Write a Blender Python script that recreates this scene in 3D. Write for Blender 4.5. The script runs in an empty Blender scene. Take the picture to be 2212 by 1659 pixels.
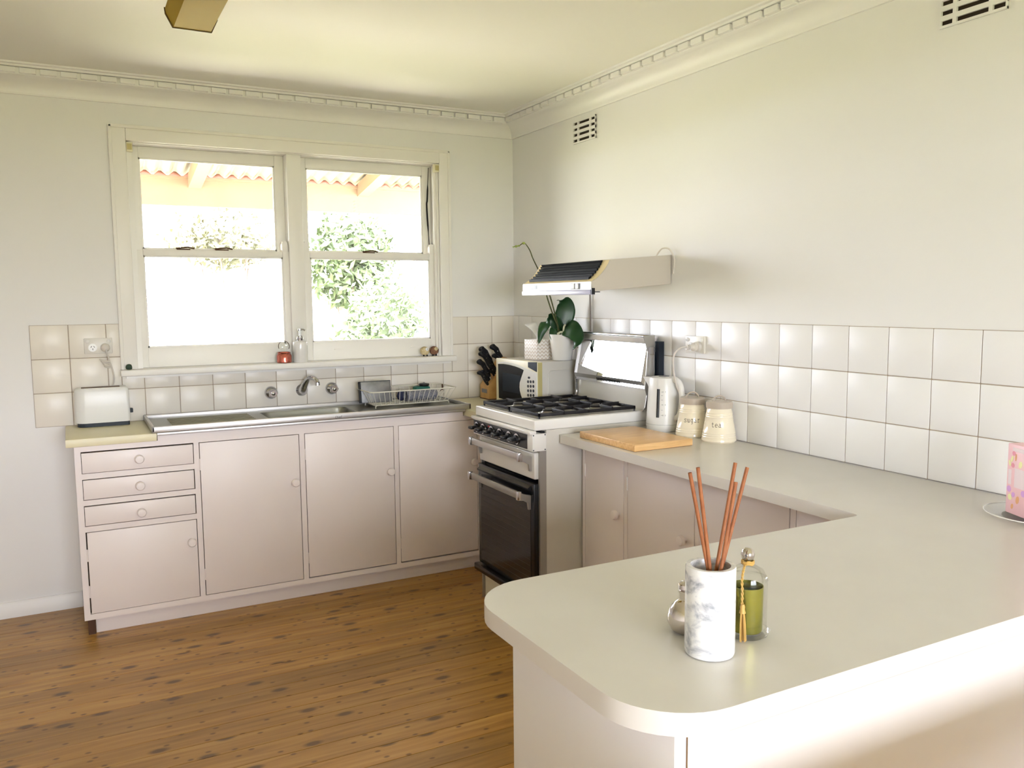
import bpy, bmesh, math, random
from mathutils import Vector, Matrix, noise
random.seed(7)
S = bpy.context.scene
COL = S.collection
PI = math.pi
# ------------------------------------------------------------------ camera
def make_camera():
    C = Vector((-2.3189, -4.3381, 1.4312)); yaw, pit, rol, f = 0.4877, -0.1025, -0.0093, 1801.19
    fwd = Vector((math.sin(yaw)*math.cos(pit), math.cos(yaw)*math.cos(pit), math.sin(pit)))
    right = Vector((math.cos(yaw), -math.sin(yaw), 0)); up = right.cross(fwd)
    r = math.cos(rol)*right + math.sin(rol)*up; u = -math.sin(rol)*right + math.cos(rol)*up
    cam = bpy.data.cameras.new('camera'); cam.sensor_fit = 'HORIZONTAL'; cam.sensor_width = 36
    cam.lens = f/2212*36; cam.clip_start = 0.02; cam.clip_end = 200
    o = bpy.data.objects.new('camera', cam); COL.objects.link(o)
    o.matrix_world = Matrix(((r.x, u.x, -fwd.x, C.x), (r.y, u.y, -fwd.y, C.y), (r.z, u.z, -fwd.z, C.z), (0, 0, 0, 1)))
    S.camera = o
make_camera()
# ------------------------------------------------------------------ light
W = bpy.data.worlds.new('sky'); S.world = W; W.use_nodes = True
_bg = W.node_tree.nodes['Background']; _bg.inputs[0].default_value = (0.87, 0.905, 1.0, 1); _bg.inputs[1].default_value = 16.0
def make_sun():
    l = bpy.data.lights.new('sun', 'SUN'); l.energy = 10.0; l.angle = math.radians(0.6); l.color = (1.0, 0.97, 0.91)
    o = bpy.data.objects.new('sun', l); COL.objects.link(o)
    d = Vector((0.25, -0.62, -1.0)); o.rotation_euler = d.to_track_quat('-Z', 'Y').to_euler()
make_sun()
def portal(name, loc, rot, sx, sy):
    l = bpy.data.lights.new(name, 'AREA'); l.shape = 'RECTANGLE'; l.size = sx; l.size_y = sy; l.cycles.is_portal = True
    o = bpy.data.objects.new(name, l); COL.objects.link(o); o.location = loc; o.rotation_euler = rot
portal('kitchen_window_portal', (-1.255, 0.13, 1.66), (-PI/2, 0, 0), 1.6, 1.1)
portal('rear_window_portal', (-2.0, -6.9, 1.35), (PI/2, 0, 0), 2.2, 1.3)
S.view_settings.view_transform = 'Standard'; S.view_settings.look = 'None'
S.view_settings.gamma = 1; S.view_settings.use_curve_mapping = False
S.view_settings.exposure = 1.05
S.cycles.use_denoising = True
S.cycles.use_adaptive_sampling = True; S.cycles.adaptive_threshold = 0.06
S.cycles.max_bounces = 8; S.cycles.diffuse_bounces = 5; S.cycles.glossy_bounces = 4; S.cycles.transmission_bounces = 8; S.cycles.transparent_max_bounces = 12
S.cycles.sample_clamp_indirect = 8.0; S.cycles.caustics_reflective = False; S.cycles.caustics_refractive = False
# ------------------------------------------------------------------ materials
M = {}
def srgb(c):
    return tuple((x/255/12.92 if x/255 <= 0.04045 else ((x/255+0.055)/1.055)**2.4) for x in c) + (1,)
def mat(name, col, rough=0.5, metal=0.0, spec=0.5, bump=None, mottle=None, trans=0.0, ior=1.45, coat=0.0, emit=None):
    m = bpy.data.materials.new(name); m.use_nodes = True; nt = m.node_tree; b = nt.nodes['Principled BSDF']
    b.inputs['Base Color'].default_value = srgb(col); b.inputs['Roughness'].default_value = rough
    b.inputs['Metallic'].default_value = metal; b.inputs['Specular IOR Level'].default_value = spec
    b.inputs['Transmission Weight'].default_value = trans; b.inputs['IOR'].default_value = ior
    b.inputs['Coat Weight'].default_value = coat
    tc = nt.nodes.new('ShaderNodeTexCoord')
    if mottle:
        sc, col2, amt = mottle
        n = nt.nodes.new('ShaderNodeTexNoise'); n.inputs['Scale'].default_value = sc; n.inputs['Detail'].default_value = 5
        nt.links.new(tc.outputs['Object'], n.inputs['Vector'])
        mx = nt.nodes.new('ShaderNodeMix'); mx.data_type = 'RGBA'
        mr = nt.nodes.new('ShaderNodeMapRange'); mr.inputs['From Min'].default_value = 0.35; mr.inputs['From Max'].default_value = 0.7; mr.inputs['To Max'].default_value = amt
        nt.links.new(n.outputs['Fac'], mr.inputs['Value']); nt.links.new(mr.outputs['Result'], mx.inputs['Factor'])
        mx.inputs['A'].default_value = srgb(col); mx.inputs['B'].default_value = srgb(col2)
        nt.links.new(mx.outputs['Result'], b.inputs['Base Color'])
    if bump:
        sc, st = bump
        n = nt.nodes.new('ShaderNodeTexNoise'); n.inputs['Scale'].default_value = sc; n.inputs['Detail'].default_value = 3
        nt.links.new(tc.outputs['Object'], n.inputs['Vector'])
        bp = nt.nodes.new('ShaderNodeBump'); bp.inputs['Strength'].default_value = st; bp.inputs['Distance'].default_value = 0.004
        nt.links.new(n.outputs['Fac'], bp.inputs['Height']); nt.links.new(bp.outputs['Normal'], b.inputs['Normal'])
    M[name] = m; return m
mat('wall_paint', (238, 237, 236), 0.6, bump=(60, 0.06), mottle=(1.5, (235, 233, 231), 0.6))
mat('ceiling_paint', (242, 240, 230), 0.7, bump=(50, 0.05))
mat('trim_paint', (240, 238, 236), 0.42, bump=(40, 0.05))
mat('window_paint', (242, 239, 233), 0.4, bump=(60, 0.06))
mat('cupboard_paint', (243, 234, 231), 0.4, bump=(35, 0.06), mottle=(3, (239, 228, 224), 0.5))
mat('gap', (70, 55, 42), 0.9)
mat('tile', (236, 230, 220), 0.3, spec=0.36, mottle=(2.0, (230, 223, 211), 0.6))
mat('tile_white', (240, 239, 238), 0.36, spec=0.32, mottle=(2.0, (232, 229, 228), 0.6))
mat('grout', (176, 160, 142), 0.9, bump=(200, 0.2))
mat('laminate', (222, 218, 211), 0.3, spec=0.5, mottle=(8, (216, 211, 203), 0.5))
mat('laminate_cream', (232, 224, 190), 0.4, mottle=(8, (226, 216, 180), 0.6))
mat('steel', (200, 198, 197), 0.42, 0.9, bump=(90, 0.04))
mat('steel_tray', (150, 150, 142), 0.35, 1.0, bump=(90, 0.04))
mat('chrome', (205, 205, 208), 0.1, 1.0)
mat('mirror', (215, 215, 218), 0.03, 1.0)
mat('pipe_grey', (128, 118, 112), 0.5)
mat('metal_grey', (168, 165, 160), 0.4, 0.6)
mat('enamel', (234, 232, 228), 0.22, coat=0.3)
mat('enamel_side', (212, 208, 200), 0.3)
mat('black_enamel', (20, 22, 26), 0.25)
mat('cast_iron', (24, 22, 24), 0.5, bump=(80, 0.2))
mat('black_plastic', (20, 21, 24), 0.35)
mat('louvre_black', (16, 19, 24), 0.6, spec=0.15)
mat('dark_blue_black', (22, 32, 44), 0.4)
mat('oven_glass', (44, 40, 36), 0.12, spec=0.5)
mat('rack_line', (74, 70, 62), 0.4)
mat('white_plastic', (232, 231, 228), 0.3)
mat('cream_plastic', (232, 226, 200), 0.35)
mat('beige_plastic', (196, 184, 128), 0.4)
mat('hood_cream', (232, 214, 170), 0.4)
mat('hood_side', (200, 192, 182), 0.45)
mat('visor', (188, 188, 214), 0.25)
mat('ceramic', (238, 236, 232), 0.15, coat=0.3)
mat('canister', (240, 230, 206), 0.18, coat=0.4)
mat('canister_lid', (186, 174, 160), 0.3)
mat('ink', (70, 52, 38), 0.6)
mat('print_dark', (60, 62, 70), 0.6)
mat('socket', (226, 222, 214), 0.35)
mat('cable', (216, 210, 202), 0.45)
mat('copper', (206, 120, 106), 0.2, 1.0, bump=(60, 0.5))
mat('silver_glass', (214, 208, 204), 0.07, 1.0)
mat('gold_votive', (176, 170, 72), 0.2, 0.75, mottle=(18, (120, 124, 60), 0.7))
mat('gold_thread', (206, 166, 92), 0.5)
mat('reed', (146, 86, 50), 0.6, mottle=(60, (170, 108, 66), 0.7))
mat('block_wood', (214, 170, 110), 0.5, mottle=(30, (190, 140, 84), 0.6))
mat('leaf', (34, 74, 34), 0.35, mottle=(20, (22, 56, 30), 0.8))
mat('stem', (84, 92, 48), 0.6, mottle=(60, (60, 52, 34), 0.8))
mat('bud', (150, 168, 86), 0.5)
mat('root', (206, 206, 176), 0.6)
mat('tissue', (240, 240, 240), 0.9)
mat('wool_cream', (226, 210, 172), 0.9, bump=(150, 1.0), mottle=(90, (196, 172, 120), 0.8))
mat('wool_brown', (150, 110, 84), 0.9, bump=(150, 1.0), mottle=(90, (112, 80, 62), 0.8))
mat('green_thing', (46, 66, 50), 0.5)
mat('slate', (128, 128, 128), 0.45, 0.5, mottle=(14, (170, 170, 170), 0.8))
mat('knit', (152, 152, 158), 0.9, bump=(160, 1.0), mottle=(160, (100, 103, 118), 0.9))
mat('teal', (44, 110, 96), 0.7)
mat('navy', (54, 58, 84), 0.8)
mat('wire_white', (226, 222, 208), 0.35)
mat('diffuser', (164, 134, 34), 0.6, spec=0.15, mottle=(3, (172, 146, 52), 0.7))
mat('diffuser_end', (92, 72, 28), 0.5)
mat('vent_dark', (44, 32, 20), 0.9)
mat('pink_card', (252, 204, 212), 0.4, mottle=(9, (253, 216, 222), 0.8))
mat('pink_white', (250, 232, 238), 0.5)
mat('dot_yellow', (250, 246, 190), 0.5); mat('dot_orange', (240, 180, 130), 0.5); mat('dot_purple', (232, 176, 236), 0.5); mat('dot_rose', (240, 160, 180), 0.5)
mat('glass_plate', (226, 226, 220), 0.08)
mat('weather_wood', (130, 105, 78), 0.7, mottle=(3, (120, 96, 70), 0.8))
mat('iron_sheet', (140, 128, 114), 0.5)
mat('sheet_end', (120, 74, 58), 0.6)
mat('lawn', (152, 152, 112), 0.95, mottle=(0.8, (144, 148, 100), 1.0))
mat('paving', (214, 206, 190), 0.9)
mat('bank', (170, 164, 142), 0.95, mottle=(1.2, (156, 156, 120), 0.9))
mat('bush_leaf', (88, 102, 66), 0.8, mottle=(3, (102, 114, 80), 0.9))
mat('bush_pale', (112, 114, 84), 0.8, mottle=(3, (124, 118, 98), 0.9))
mat('twig', (96, 82, 76), 0.8)
mat('dark_rope', (26, 24, 22), 0.8)
mat('dark_wood', (84, 56, 36), 0.7)
mat('red_light', (190, 40, 40), 0.4)
mat('rubber', (52, 60, 66), 0.6)

def glass_thin(name, tint=(1, 1, 1), refl=0.08, rough=0.0, gain=0.9):
    m = bpy.data.materials.new(name); m.use_nodes = True; nt = m.node_tree
    for n in list(nt.nodes): nt.nodes.remove(n)
    o = nt.nodes.new('ShaderNodeOutputMaterial'); mx = nt.nodes.new('ShaderNodeMixShader')
    t = nt.nodes.new('ShaderNodeBsdfTransparent'); g = nt.nodes.new('ShaderNodeBsdfGlossy'); f = nt.nodes.new('ShaderNodeFresnel')
    t.inputs[0].default_value = (*tint, 1); g.inputs['Roughness'].default_value = rough; f.inputs[0].default_value = 1.3
    ad = nt.nodes.new('ShaderNodeMath'); ad.operation = 'MULTIPLY_ADD'; ad.inputs[1].default_value = gain; ad.inputs[2].default_value = refl*0.3
    nt.links.new(f.outputs[0], ad.inputs[0]); nt.links.new(ad.outputs[0], mx.inputs[0]); nt.links.new(t.outputs[0], mx.inputs[1]); nt.links.new(g.outputs[0], mx.inputs[2])
    nt.links.new(mx.outputs[0], o.inputs[0]); M[name] = m
glass_thin('pane'); glass_thin('dome', (0.985, 0.99, 0.98), 0.12, gain=0.35)
def node_mat(name):
    m = bpy.data.materials.new(name); m.use_nodes = True; M[name] = m
    return m.node_tree, m.node_tree.nodes['Principled BSDF']
def ramp(nt, stops):
    r = nt.nodes.new('ShaderNodeValToRGB'); e = r.color_ramp.elements
    while len(e) > 1: e.remove(e[0])
    e[0].position = stops[0][0]; e[0].color = srgb(stops[0][1])
    for p, c in stops[1:]:
        k = e.new(p); k.color = srgb(c)
    return r
def make_wood(name, cols, knots=True, sx=1.0):
    nt, b = node_mat(name); L = nt.links.new
    tc = nt.nodes.new('ShaderNodeTexCoord'); oi = nt.nodes.new('ShaderNodeObjectInfo')
    comb = nt.nodes.new('ShaderNodeCombineXYZ'); mul = nt.nodes.new('ShaderNodeMath'); mul.operation = 'MULTIPLY'; mul.inputs[1].default_value = 57.0
    L(oi.outputs['Random'], mul.inputs[0]); L(mul.outputs[0], comb.inputs[0]); L(mul.outputs[0], comb.inputs[1])
    add = nt.nodes.new('ShaderNodeVectorMath'); add.operation = 'ADD'; L(tc.outputs['Object'], add.inputs[0]); L(comb.outputs[0], add.inputs[1])
    mp = nt.nodes.new('ShaderNodeMapping'); mp.inputs['Scale'].default_value = (1.1*sx, 16*sx, 16*sx); L(add.outputs[0], mp.inputs['Vector'])
    n1 = nt.nodes.new('ShaderNodeTexNoise'); n1.inputs['Scale'].default_value = 2.2; n1.inputs['Detail'].default_value = 6; n1.inputs['Distortion'].default_value = 0.6; L(mp.outputs[0], n1.inputs['Vector'])
    r = ramp(nt, [(0.25, cols[0]), (0.5, cols[1]), (0.75, cols[2])]); L(n1.outputs['Fac'], r.inputs[0])
    hs = nt.nodes.new('ShaderNodeHueSaturation'); L(r.outputs[0], hs.inputs['Color'])
    vr = nt.nodes.new('ShaderNodeMapRange'); vr.inputs['To Min'].default_value = 0.78; vr.inputs['To Max'].default_value = 1.14; L(oi.outputs['Random'], vr.inputs['Value']); L(vr.outputs[0], hs.inputs['Value'])
    out = hs.outputs[0]
    if knots:
        for sc, thr, dark in (((2.9, 6.3, 6.3), 0.115, (88, 56, 26)), ((8, 13, 13), 0.10, (112, 72, 32))):
            mk = nt.nodes.new('ShaderNodeMapping'); mk.inputs['Scale'].default_value = sc; L(add.outputs[0], mk.inputs['Vector'])
            v = nt.nodes.new('ShaderNodeTexVoronoi'); v.voronoi_dimensions = '2D'; v.inputs['Scale'].default_value = 1.0; L(mk.outputs[0], v.inputs['Vector'])
            q = nt.nodes.new('ShaderNodeMapRange'); q.inputs['From Min'].default_value = thr*0.45; q.inputs['From Max'].default_value = thr; q.inputs['To Min'].default_value = 0.85; q.inputs['To Max'].default_value = 0.0; L(v.outputs['Distance'], q.inputs['Value'])
            mx = nt.nodes.new('ShaderNodeMix'); mx.data_type = 'RGBA'; L(q.outputs[0], mx.inputs['Factor']); L(out, mx.inputs['A']); mx.inputs['B'].default_value = srgb(dark); out = mx.outputs['Result']
    L(out, b.inputs['Base Color']); b.inputs['Roughness'].default_value = 0.32
make_wood('floor_wood', [(150, 106, 46), (178, 131, 62), (197, 153, 82)])
make_wood('board_wood', [(196, 150, 98), (216, 174, 118), (228, 190, 136)], False, 3.0)
def make_marble():
    nt, b = node_mat('marble'); L = nt.links.new
    tc = nt.nodes.new('ShaderNodeTexCoord'); n = nt.nodes.new('ShaderNodeTexNoise'); n.inputs['Scale'].default_value = 22; n.inputs['Detail'].default_value = 8; n.inputs['Distortion'].default_value = 1.6
    mp = nt.nodes.new('ShaderNodeMapping'); mp.inputs['Rotation'].default_value = (0.5, 0.6, 0.3); mp.inputs['Scale'].default_value = (1.0, 1.0, 1.7)
    L(tc.outputs['Object'], mp.inputs['Vector']); L(mp.outputs[0], n.inputs['Vector'])
    n.inputs['Scale'].default_value = 16; n.inputs['Detail'].default_value = 9; n.inputs['Roughness'].default_value = 0.62; n.inputs['Distortion'].default_value = 0.5
    r = ramp(nt, [(0.34, (150, 153, 162)), (0.42, (198, 199, 204)), (0.49, (230, 229, 229)), (0.58, (238, 237, 236)), (0.66, (206, 207, 211))]); L(n.outputs['Fac'], r.inputs[0])
    L(r.outputs[0], b.inputs['Base Color']); b.inputs['Roughness'].default_value = 0.22
make_marble()
def make_chevron():
    nt, b = node_mat('chevron_card'); L = nt.links.new
    tc = nt.nodes.new('ShaderNodeTexCoord'); sp = nt.nodes.new('ShaderNodeSeparateXYZ'); L(tc.outputs['Object'], sp.inputs[0])
    def m(op, a, c=None):
        k = nt.nodes.new('ShaderNodeMath'); k.operation = op
        (L(a, k.inputs[0]) if not isinstance(a, float) else setattr(k.inputs[0], 'default_value', a))
        if c is not None: (L(c, k.inputs[1]) if not isinstance(c, float) else setattr(k.inputs[1], 'default_value', c))
        return k.outputs[0]
    xy = m('ADD', sp.outputs[0], sp.outputs[1]); z = m('PINGPONG', xy, 0.012); s = m('ADD', sp.outputs[2], z); w = m('PINGPONG', s, 0.009); t = m('GREATER_THAN', w, 0.005)
    mx = nt.nodes.new('ShaderNodeMix'); mx.data_type = 'RGBA'; L(t, mx.inputs['Factor']); mx.inputs['A'].default_value = srgb((238, 234, 230)); mx.inputs['B'].default_value = srgb((206, 192, 178))
    L(mx.outputs['Result'], b.inputs['Base Color']); b.inputs['Roughness'].default_value = 0.5
make_chevron()
# ------------------------------------------------------------------ mesh helpers
class B:
    """collects shapes; build() links them as one mesh object"""
    def __init__(s): s.bm = bmesh.new()
    def box(s, x0, x1, y0, y1, z0, z1, bev=0.0, seg=2, mtx=None):
        x0, x1 = min(x0, x1), max(x0, x1); y0, y1 = min(y0, y1), max(y0, y1); z0, z1 = min(z0, z1), max(z0, z1)
        v = [s.bm.verts.new(p) for p in ((x0, y0, z0), (x1, y0, z0), (x1, y1, z0), (x0, y1, z0), (x0, y0, z1), (x1, y0, z1), (x1, y1, z1), (x0, y1, z1))]
        f = [s.bm.faces.new([v[i] for i in q]) for q in ((3, 2, 1, 0), (4, 5, 6, 7), (0, 1, 5, 4), (1, 2, 6, 5), (2, 3, 7, 6), (3, 0, 4, 7))]
        vs = v
        if bev > 0:
            es = list({e for q in f for e in q.edges})
            bev = min(bev, 0.49*min(x1-x0, y1-y0, z1-z0))
            r = bmesh.ops.bevel(s.bm, geom=es, offset=bev, segments=seg, affect='EDGES', profile=0.5)
            vs = r['verts']
            vs = list({w for q in r['faces'] for w in q.verts} | {w for w in v if w.is_valid})
        if mtx is not None: bmesh.ops.transform(s.bm, matrix=mtx, verts=vs)
        return s
    def prism(s, poly, axis, a, b, mtx=None):
        """poly 2D points; axis: 'x' -> (y,z), 'y' -> (x,z), 'z' -> (x,y)"""
        def P(q, t): return {'x': (t, q[0], q[1]), 'y': (q[0], t, q[1]), 'z': (q[0], q[1], t)}[axis]
        A = [s.bm.verts.new(P(q, a)) for q in poly]; C = [s.bm.verts.new(P(q, b)) for q in poly]; n = len(poly)
        fs = [s.bm.faces.new(A), s.bm.faces.new(C[::-1])] + [s.bm.faces.new((A[i], C[i], C[(i+1) % n], A[(i+1) % n])) for i in range(n)]
        if mtx is not None: bmesh.ops.transform(s.bm, matrix=mtx, verts=A+C)
        return s
    def lathe(s, prof, n=32, c=(0, 0, 0), mtx=None, sy=1.0):
        rings = []; allv = []
        for r, z in prof:
            if r < 1e-6: vv = [s.bm.verts.new((c[0], c[1], c[2]+z))]
            else: vv = [s.bm.verts.new((c[0]+r*math.cos(2*PI*i/n), c[1]+sy*r*math.sin(2*PI*i/n), c[2]+z)) for i in range(n)]
            rings.append(vv); allv += vv
        for A, C in zip(rings, rings[1:]):
            for i in range(n):
                j = (i+1) % n
                if len(A) == 1 and len(C) == 1: break
                if len(A) == 1: s.bm.faces.new((A[0], C[j], C[i]))
                elif len(C) == 1: s.bm.faces.new((A[i], A[j], C[0]))
                else: s.bm.faces.new((A[i], A[j], C[j], C[i]))
        if mtx is not None: bmesh.ops.transform(s.bm, matrix=mtx, verts=allv)
        return s
    def tube(s, pts, r, n=8, caps=True):
        pts = [Vector(p) for p in pts]; rr = r if isinstance(r, (list, tuple)) else [r]*len(pts)
        rings = []; up = None
        for i, p in enumerate(pts):
            t = (pts[min(i+1, len(pts)-1)]-pts[max(i-1, 0)]).normalized()
            if up is None: up = Vector((0, 0, 1)) if abs(t.z) < 0.9 else Vector((1, 0, 0))
            a = t.cross(up); a = a.normalized() if a.length > 1e-6 else t.orthogonal().normalized()
            b = a.cross(t).normalized(); up = b
            rings.append([s.bm.verts.new(p+rr[i]*(math.cos(2*PI*k/n)*a+math.sin(2*PI*k/n)*b)) for k in range(n)])
        for A, C in zip(rings, rings[1:]):
            for k in range(n): s.bm.faces.new((A[k], C[k], C[(k+1) % n], A[(k+1) % n]))
        if caps: s.bm.faces.new(rings[0]); s.bm.faces.new(rings[-1][::-1])
        return s
    def grid(s, f, nu, nv):
        V = [[s.bm.verts.new(f(i/nu, j/nv)) for j in range(nv+1)] for i in range(nu+1)]
        for i in range(nu):
            for j in range(nv): s.bm.faces.new((V[i][j], V[i+1][j], V[i+1][j+1], V[i][j+1]))
        return s
    def sphere(s, c, r, sx=1, sy=1, sz=1, n=16):
        m = Matrix.Translation(c) @ Matrix.Diagonal((r*sx, r*sy, r*sz, 1))
        bmesh.ops.create_uvsphere(s.bm, u_segments=n, v_segments=max(6, n//2), radius=1, matrix=m); return s
    def build(s, name, m, parent=None, smooth=True, angle=40, solid=0):
        bmesh.ops.recalc_face_normals(s.bm, faces=s.bm.faces)
        me = bpy.data.meshes.new(name); s.bm.to_mesh(me); s.bm.free()
        me.materials.append(M[m] if isinstance(m, str) else m)
        if smooth:
            me.shade_smooth()
            try: me.set_sharp_from_angle(angle=math.radians(angle))
            except Exception: pass
        o = bpy.data.objects.new(name, me); COL.objects.link(o)
        if parent is not None: o.parent = parent
        if solid:
            k = o.modifiers.new('thickness', 'SOLIDIFY'); k.thickness = solid; k.offset = 0
        return o
def tag(o, label, cat=None, group=None, kind=None):
    o['label'] = label
    if cat: o['category'] = cat
    if group: o['group'] = group
    if kind: o['kind'] = kind
    return o
def thing(name, label, cat, loc=(0, 0, 0), rz=0.0, group=None, kind=None):
    o = bpy.data.objects.new(name, None); COL.objects.link(o); o.location = loc; o.rotation_euler = (0, 0, rz); o.empty_display_size = 0.05
    return tag(o, label, cat, group, kind)
def part(name, m, parent, f, **k):
    b = B(); f(b); return b.build(name, m, parent, **k)
def box(name, m, parent, *a, bev=0.0, **k): return B().box(*a, bev=bev).build(name, m, parent, **k)
def inst(o, name, parent, loc, rot=None):
    c = o.copy(); c.name = name; COL.objects.link(c); c.parent = parent; c.location = loc
    if rot: c.rotation_euler = rot
    return c
def catmull(pts, n=8):
    P = [Vector(p) for p in pts]; P = [P[0]*2-P[1]] + P + [P[-1]*2-P[-2]]; out = []
    for i in range(1, len(P)-2):
        for k in range(n):
            t = k/n; a, b, c, d = P[i-1:i+3]
            out.append(0.5*((2*b)+(c-a)*t+(2*a-5*b+4*c-d)*t*t+(3*b-a-3*c+d)*t**3))
    out.append(P[-2]); return out
ROT_FACE_Y = Matrix.Rotation(PI/2, 4, 'X')     # lathe axis +z -> -y
ROT_FACE_X = Matrix.Rotation(-PI/2, 4, 'Y')    # lathe axis +z -> -x
T = Matrix.Translation
ZW = 0.8638            # worktop height
TT = 0.155             # tile pitch
# ================================================================== SETTING
XL, YR, ZC = -3.9, -7.0, 2.455
# ---- floor of long pine boards
fl = thing('floor', 'knotty golden pine board floor', None, kind='structure')
box('subfloor', 'gap', fl, XL, 0, YR, 0, -0.08, -0.022)
pw = 0.098; k0 = -1.093
first = None; ks = [k0+pw*i for i in range(-62, 12)]
for y in ks:
    if y+pw > 0.001 or y < YR: continue
    if first is None:
        first = box('plank', 'floor_wood', fl, XL, 0, 0.0009, pw-0.0009, -0.022, 0, bev=0.0014, smooth=False); first.location = (0, y, 0)
    else: inst(first, 'plank', fl, (0, y, 0))
yl_ = max(y for y in ks if y+pw <= 0.001)+pw
if yl_ < -0.004: box('plank', 'floor_wood', fl, XL, 0, yl_+0.0009, -0.0005, -0.022, 0, bev=0.0014, smooth=False)
# ---- ceiling
o = box('ceiling', 'ceiling_paint', None, XL-0.15, 0.15, YR-0.15, 0.15, ZC, ZC+0.12); tag(o, 'cream painted flat ceiling', kind='structure')
# ---- walls
WX0, WX1, WZ0, WZ1 = -2.036, -0.468, 1.10, 2.176          # window opening in back wall
wb = thing('wall_back', 'white painted wall around the kitchen window', None, kind='structure')
def fb(b):
    b.box(XL, WX0, 0, 0.14, -0.1, ZC); b.box(WX1, 0.0, 0, 0.14, -0.1, ZC); b.box(WX0, WX1, 0, 0.14, -0.1, WZ0); b.box(WX0, WX1, 0, 0.14, WZ1, ZC)
part('plaster', 'wall_paint', wb, fb, smooth=False)
wr = thing('wall_right', 'white painted wall behind stove and worktop', None, kind='structure')
part('plaster', 'wall_paint', wr, lambda b: b.box(0, 0.14, YR, 0.14, -0.1, ZC), smooth=False)
o = box('wall_left', 'wall_paint', None, XL-0.14, XL, YR, 0.14, -0.1, ZC); tag(o, 'white painted wall left of the room', kind='structure')
RX0, RX1, RZ0, RZ1 = -3.1, -0.9, 0.7, 2.0
def frw(b):
    b.box(XL-0.14, RX0, YR-0.14, YR, -0.1, ZC); b.box(RX1, 0.14, YR-0.14, YR, -0.1, ZC); b.box(RX0, RX1, YR-0.14, YR, -0.1, RZ0); b.box(RX0, RX1, YR-0.14, YR, RZ1, ZC)
o = B(); frw(o); o = o.build('wall_rear', 'wall_paint', None, smooth=False); tag(o, 'white wall at the far end of the room with wide window', kind='structure')
w2 = thing('window_2', 'wide window at the other end of the room', None, kind='structure')
for x in (RX0, (RX0+RX1)/2-0.02, RX1-0.04): box('frame', 'window_paint', w2, x, x+0.04, YR-0.1, YR-0.04, RZ0, RZ1)
for z in (RZ0, RZ1-0.04): box('frame', 'window_paint', w2, RX0, RX1, YR-0.1, YR-0.04, z, z+0.04)
box('pane', 'pane', w2, RX0+0.04, (RX0+RX1)/2-0.02, YR-0.072, YR-0.068, RZ0+0.04, RZ1-0.04)
box('pane', 'pane', w2, (RX0+RX1)/2+0.02, RX1-0.04, YR-0.072, YR-0.068, RZ0+0.04, RZ1-0.04)
# ---- tiles
def tiles(wall, axis, cells, material):
    cache = {}
    for (a0, a1, z0, z1) in cells:
        w = round(a1-a0, 4); h = round(z1-z0, 4)
        if w < 0.012 or h < 0.012: continue
        g = 0.0014; key = (w, h)
        if key not in cache:
            b = B()
            if axis == 'y': b.box(-w/2+g, w/2-g, -0.0075, 0.002, -h/2+g, h/2-g, bev=0.0022)
            else: b.box(-0.0075, 0.002, -w/2+g, w/2-g, -h/2+g, h/2-g, bev=0.0022)
            o = b.build('tile', material, wall); cache[key] = o
        else:
            o = cache[key].copy(); COL.objects.link(o); o.parent = wall
        tilt = (random.uniform(-0.004, 0.004), random.uniform(-0.004, 0.004))
        if axis == 'y': o.location = ((a0+a1)/2, 0, (z0+z1)/2); o.rotation_euler = (tilt[0], 0, tilt[1])
        else: o.location = (0, (a0+a1)/2, (z0+z1)/2); o.rotation_euler = (0, tilt[0], tilt[1])
SILL_B = 1.082; AX0, AX1 = -2.108, -0.405          # window architrave outer edges
colx = [0.0] + [-(0.1502+TT*n) for n in range(0, 16)]
cells = []
for a1, a0 in zip(colx, colx[1:]):
    for r in range(3):
        z0, z1 = ZW+TT*r, ZW+TT*(r+1)
        spans = [(a0, a1)]
        if z1 > SILL_B:
            if z0 < SILL_B: cells.append((max(a0, AX0), min(a1, AX1), z0, SILL_B)) if min(a1, AX1)-max(a0, AX0) > 0 else None
            spans = []
            if a0 < AX0: spans.append((a0, min(a1, AX0)))
            if a1 > AX1: spans.append((max(a0, AX1), a1))
        for s0, s1 in spans: cells.append((s0, s1, z0, z1))
tiles(wb, 'y', cells, 'tile')
def gb(b):
    b.box(colx[-1], AX0, -0.0045, 0, ZW, ZW+3*TT); b.box(AX1, 0, -0.0045, 0, ZW, ZW+3*TT); b.box(AX0, AX1, -0.0045, 0, ZW, SILL_B)
part('grout', 'grout', wb, gb, smooth=False)
coly = [-0.0] + [-(0.6897-TT*4+TT*n) for n in range(0, 24)]
YT = coly[-1]
cells = [(a0, a1, ZW+TT*r, ZW+TT*(r+1)) for a1, a0 in zip(coly, coly[1:]) for r in range(3)]
tiles(wr, 'x', cells, 'tile_white')
part('grout', 'grout', wr, lambda b: b.box(-0.0045, 0, YT, 0, ZW, ZW+3*TT), smooth=False)
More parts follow.
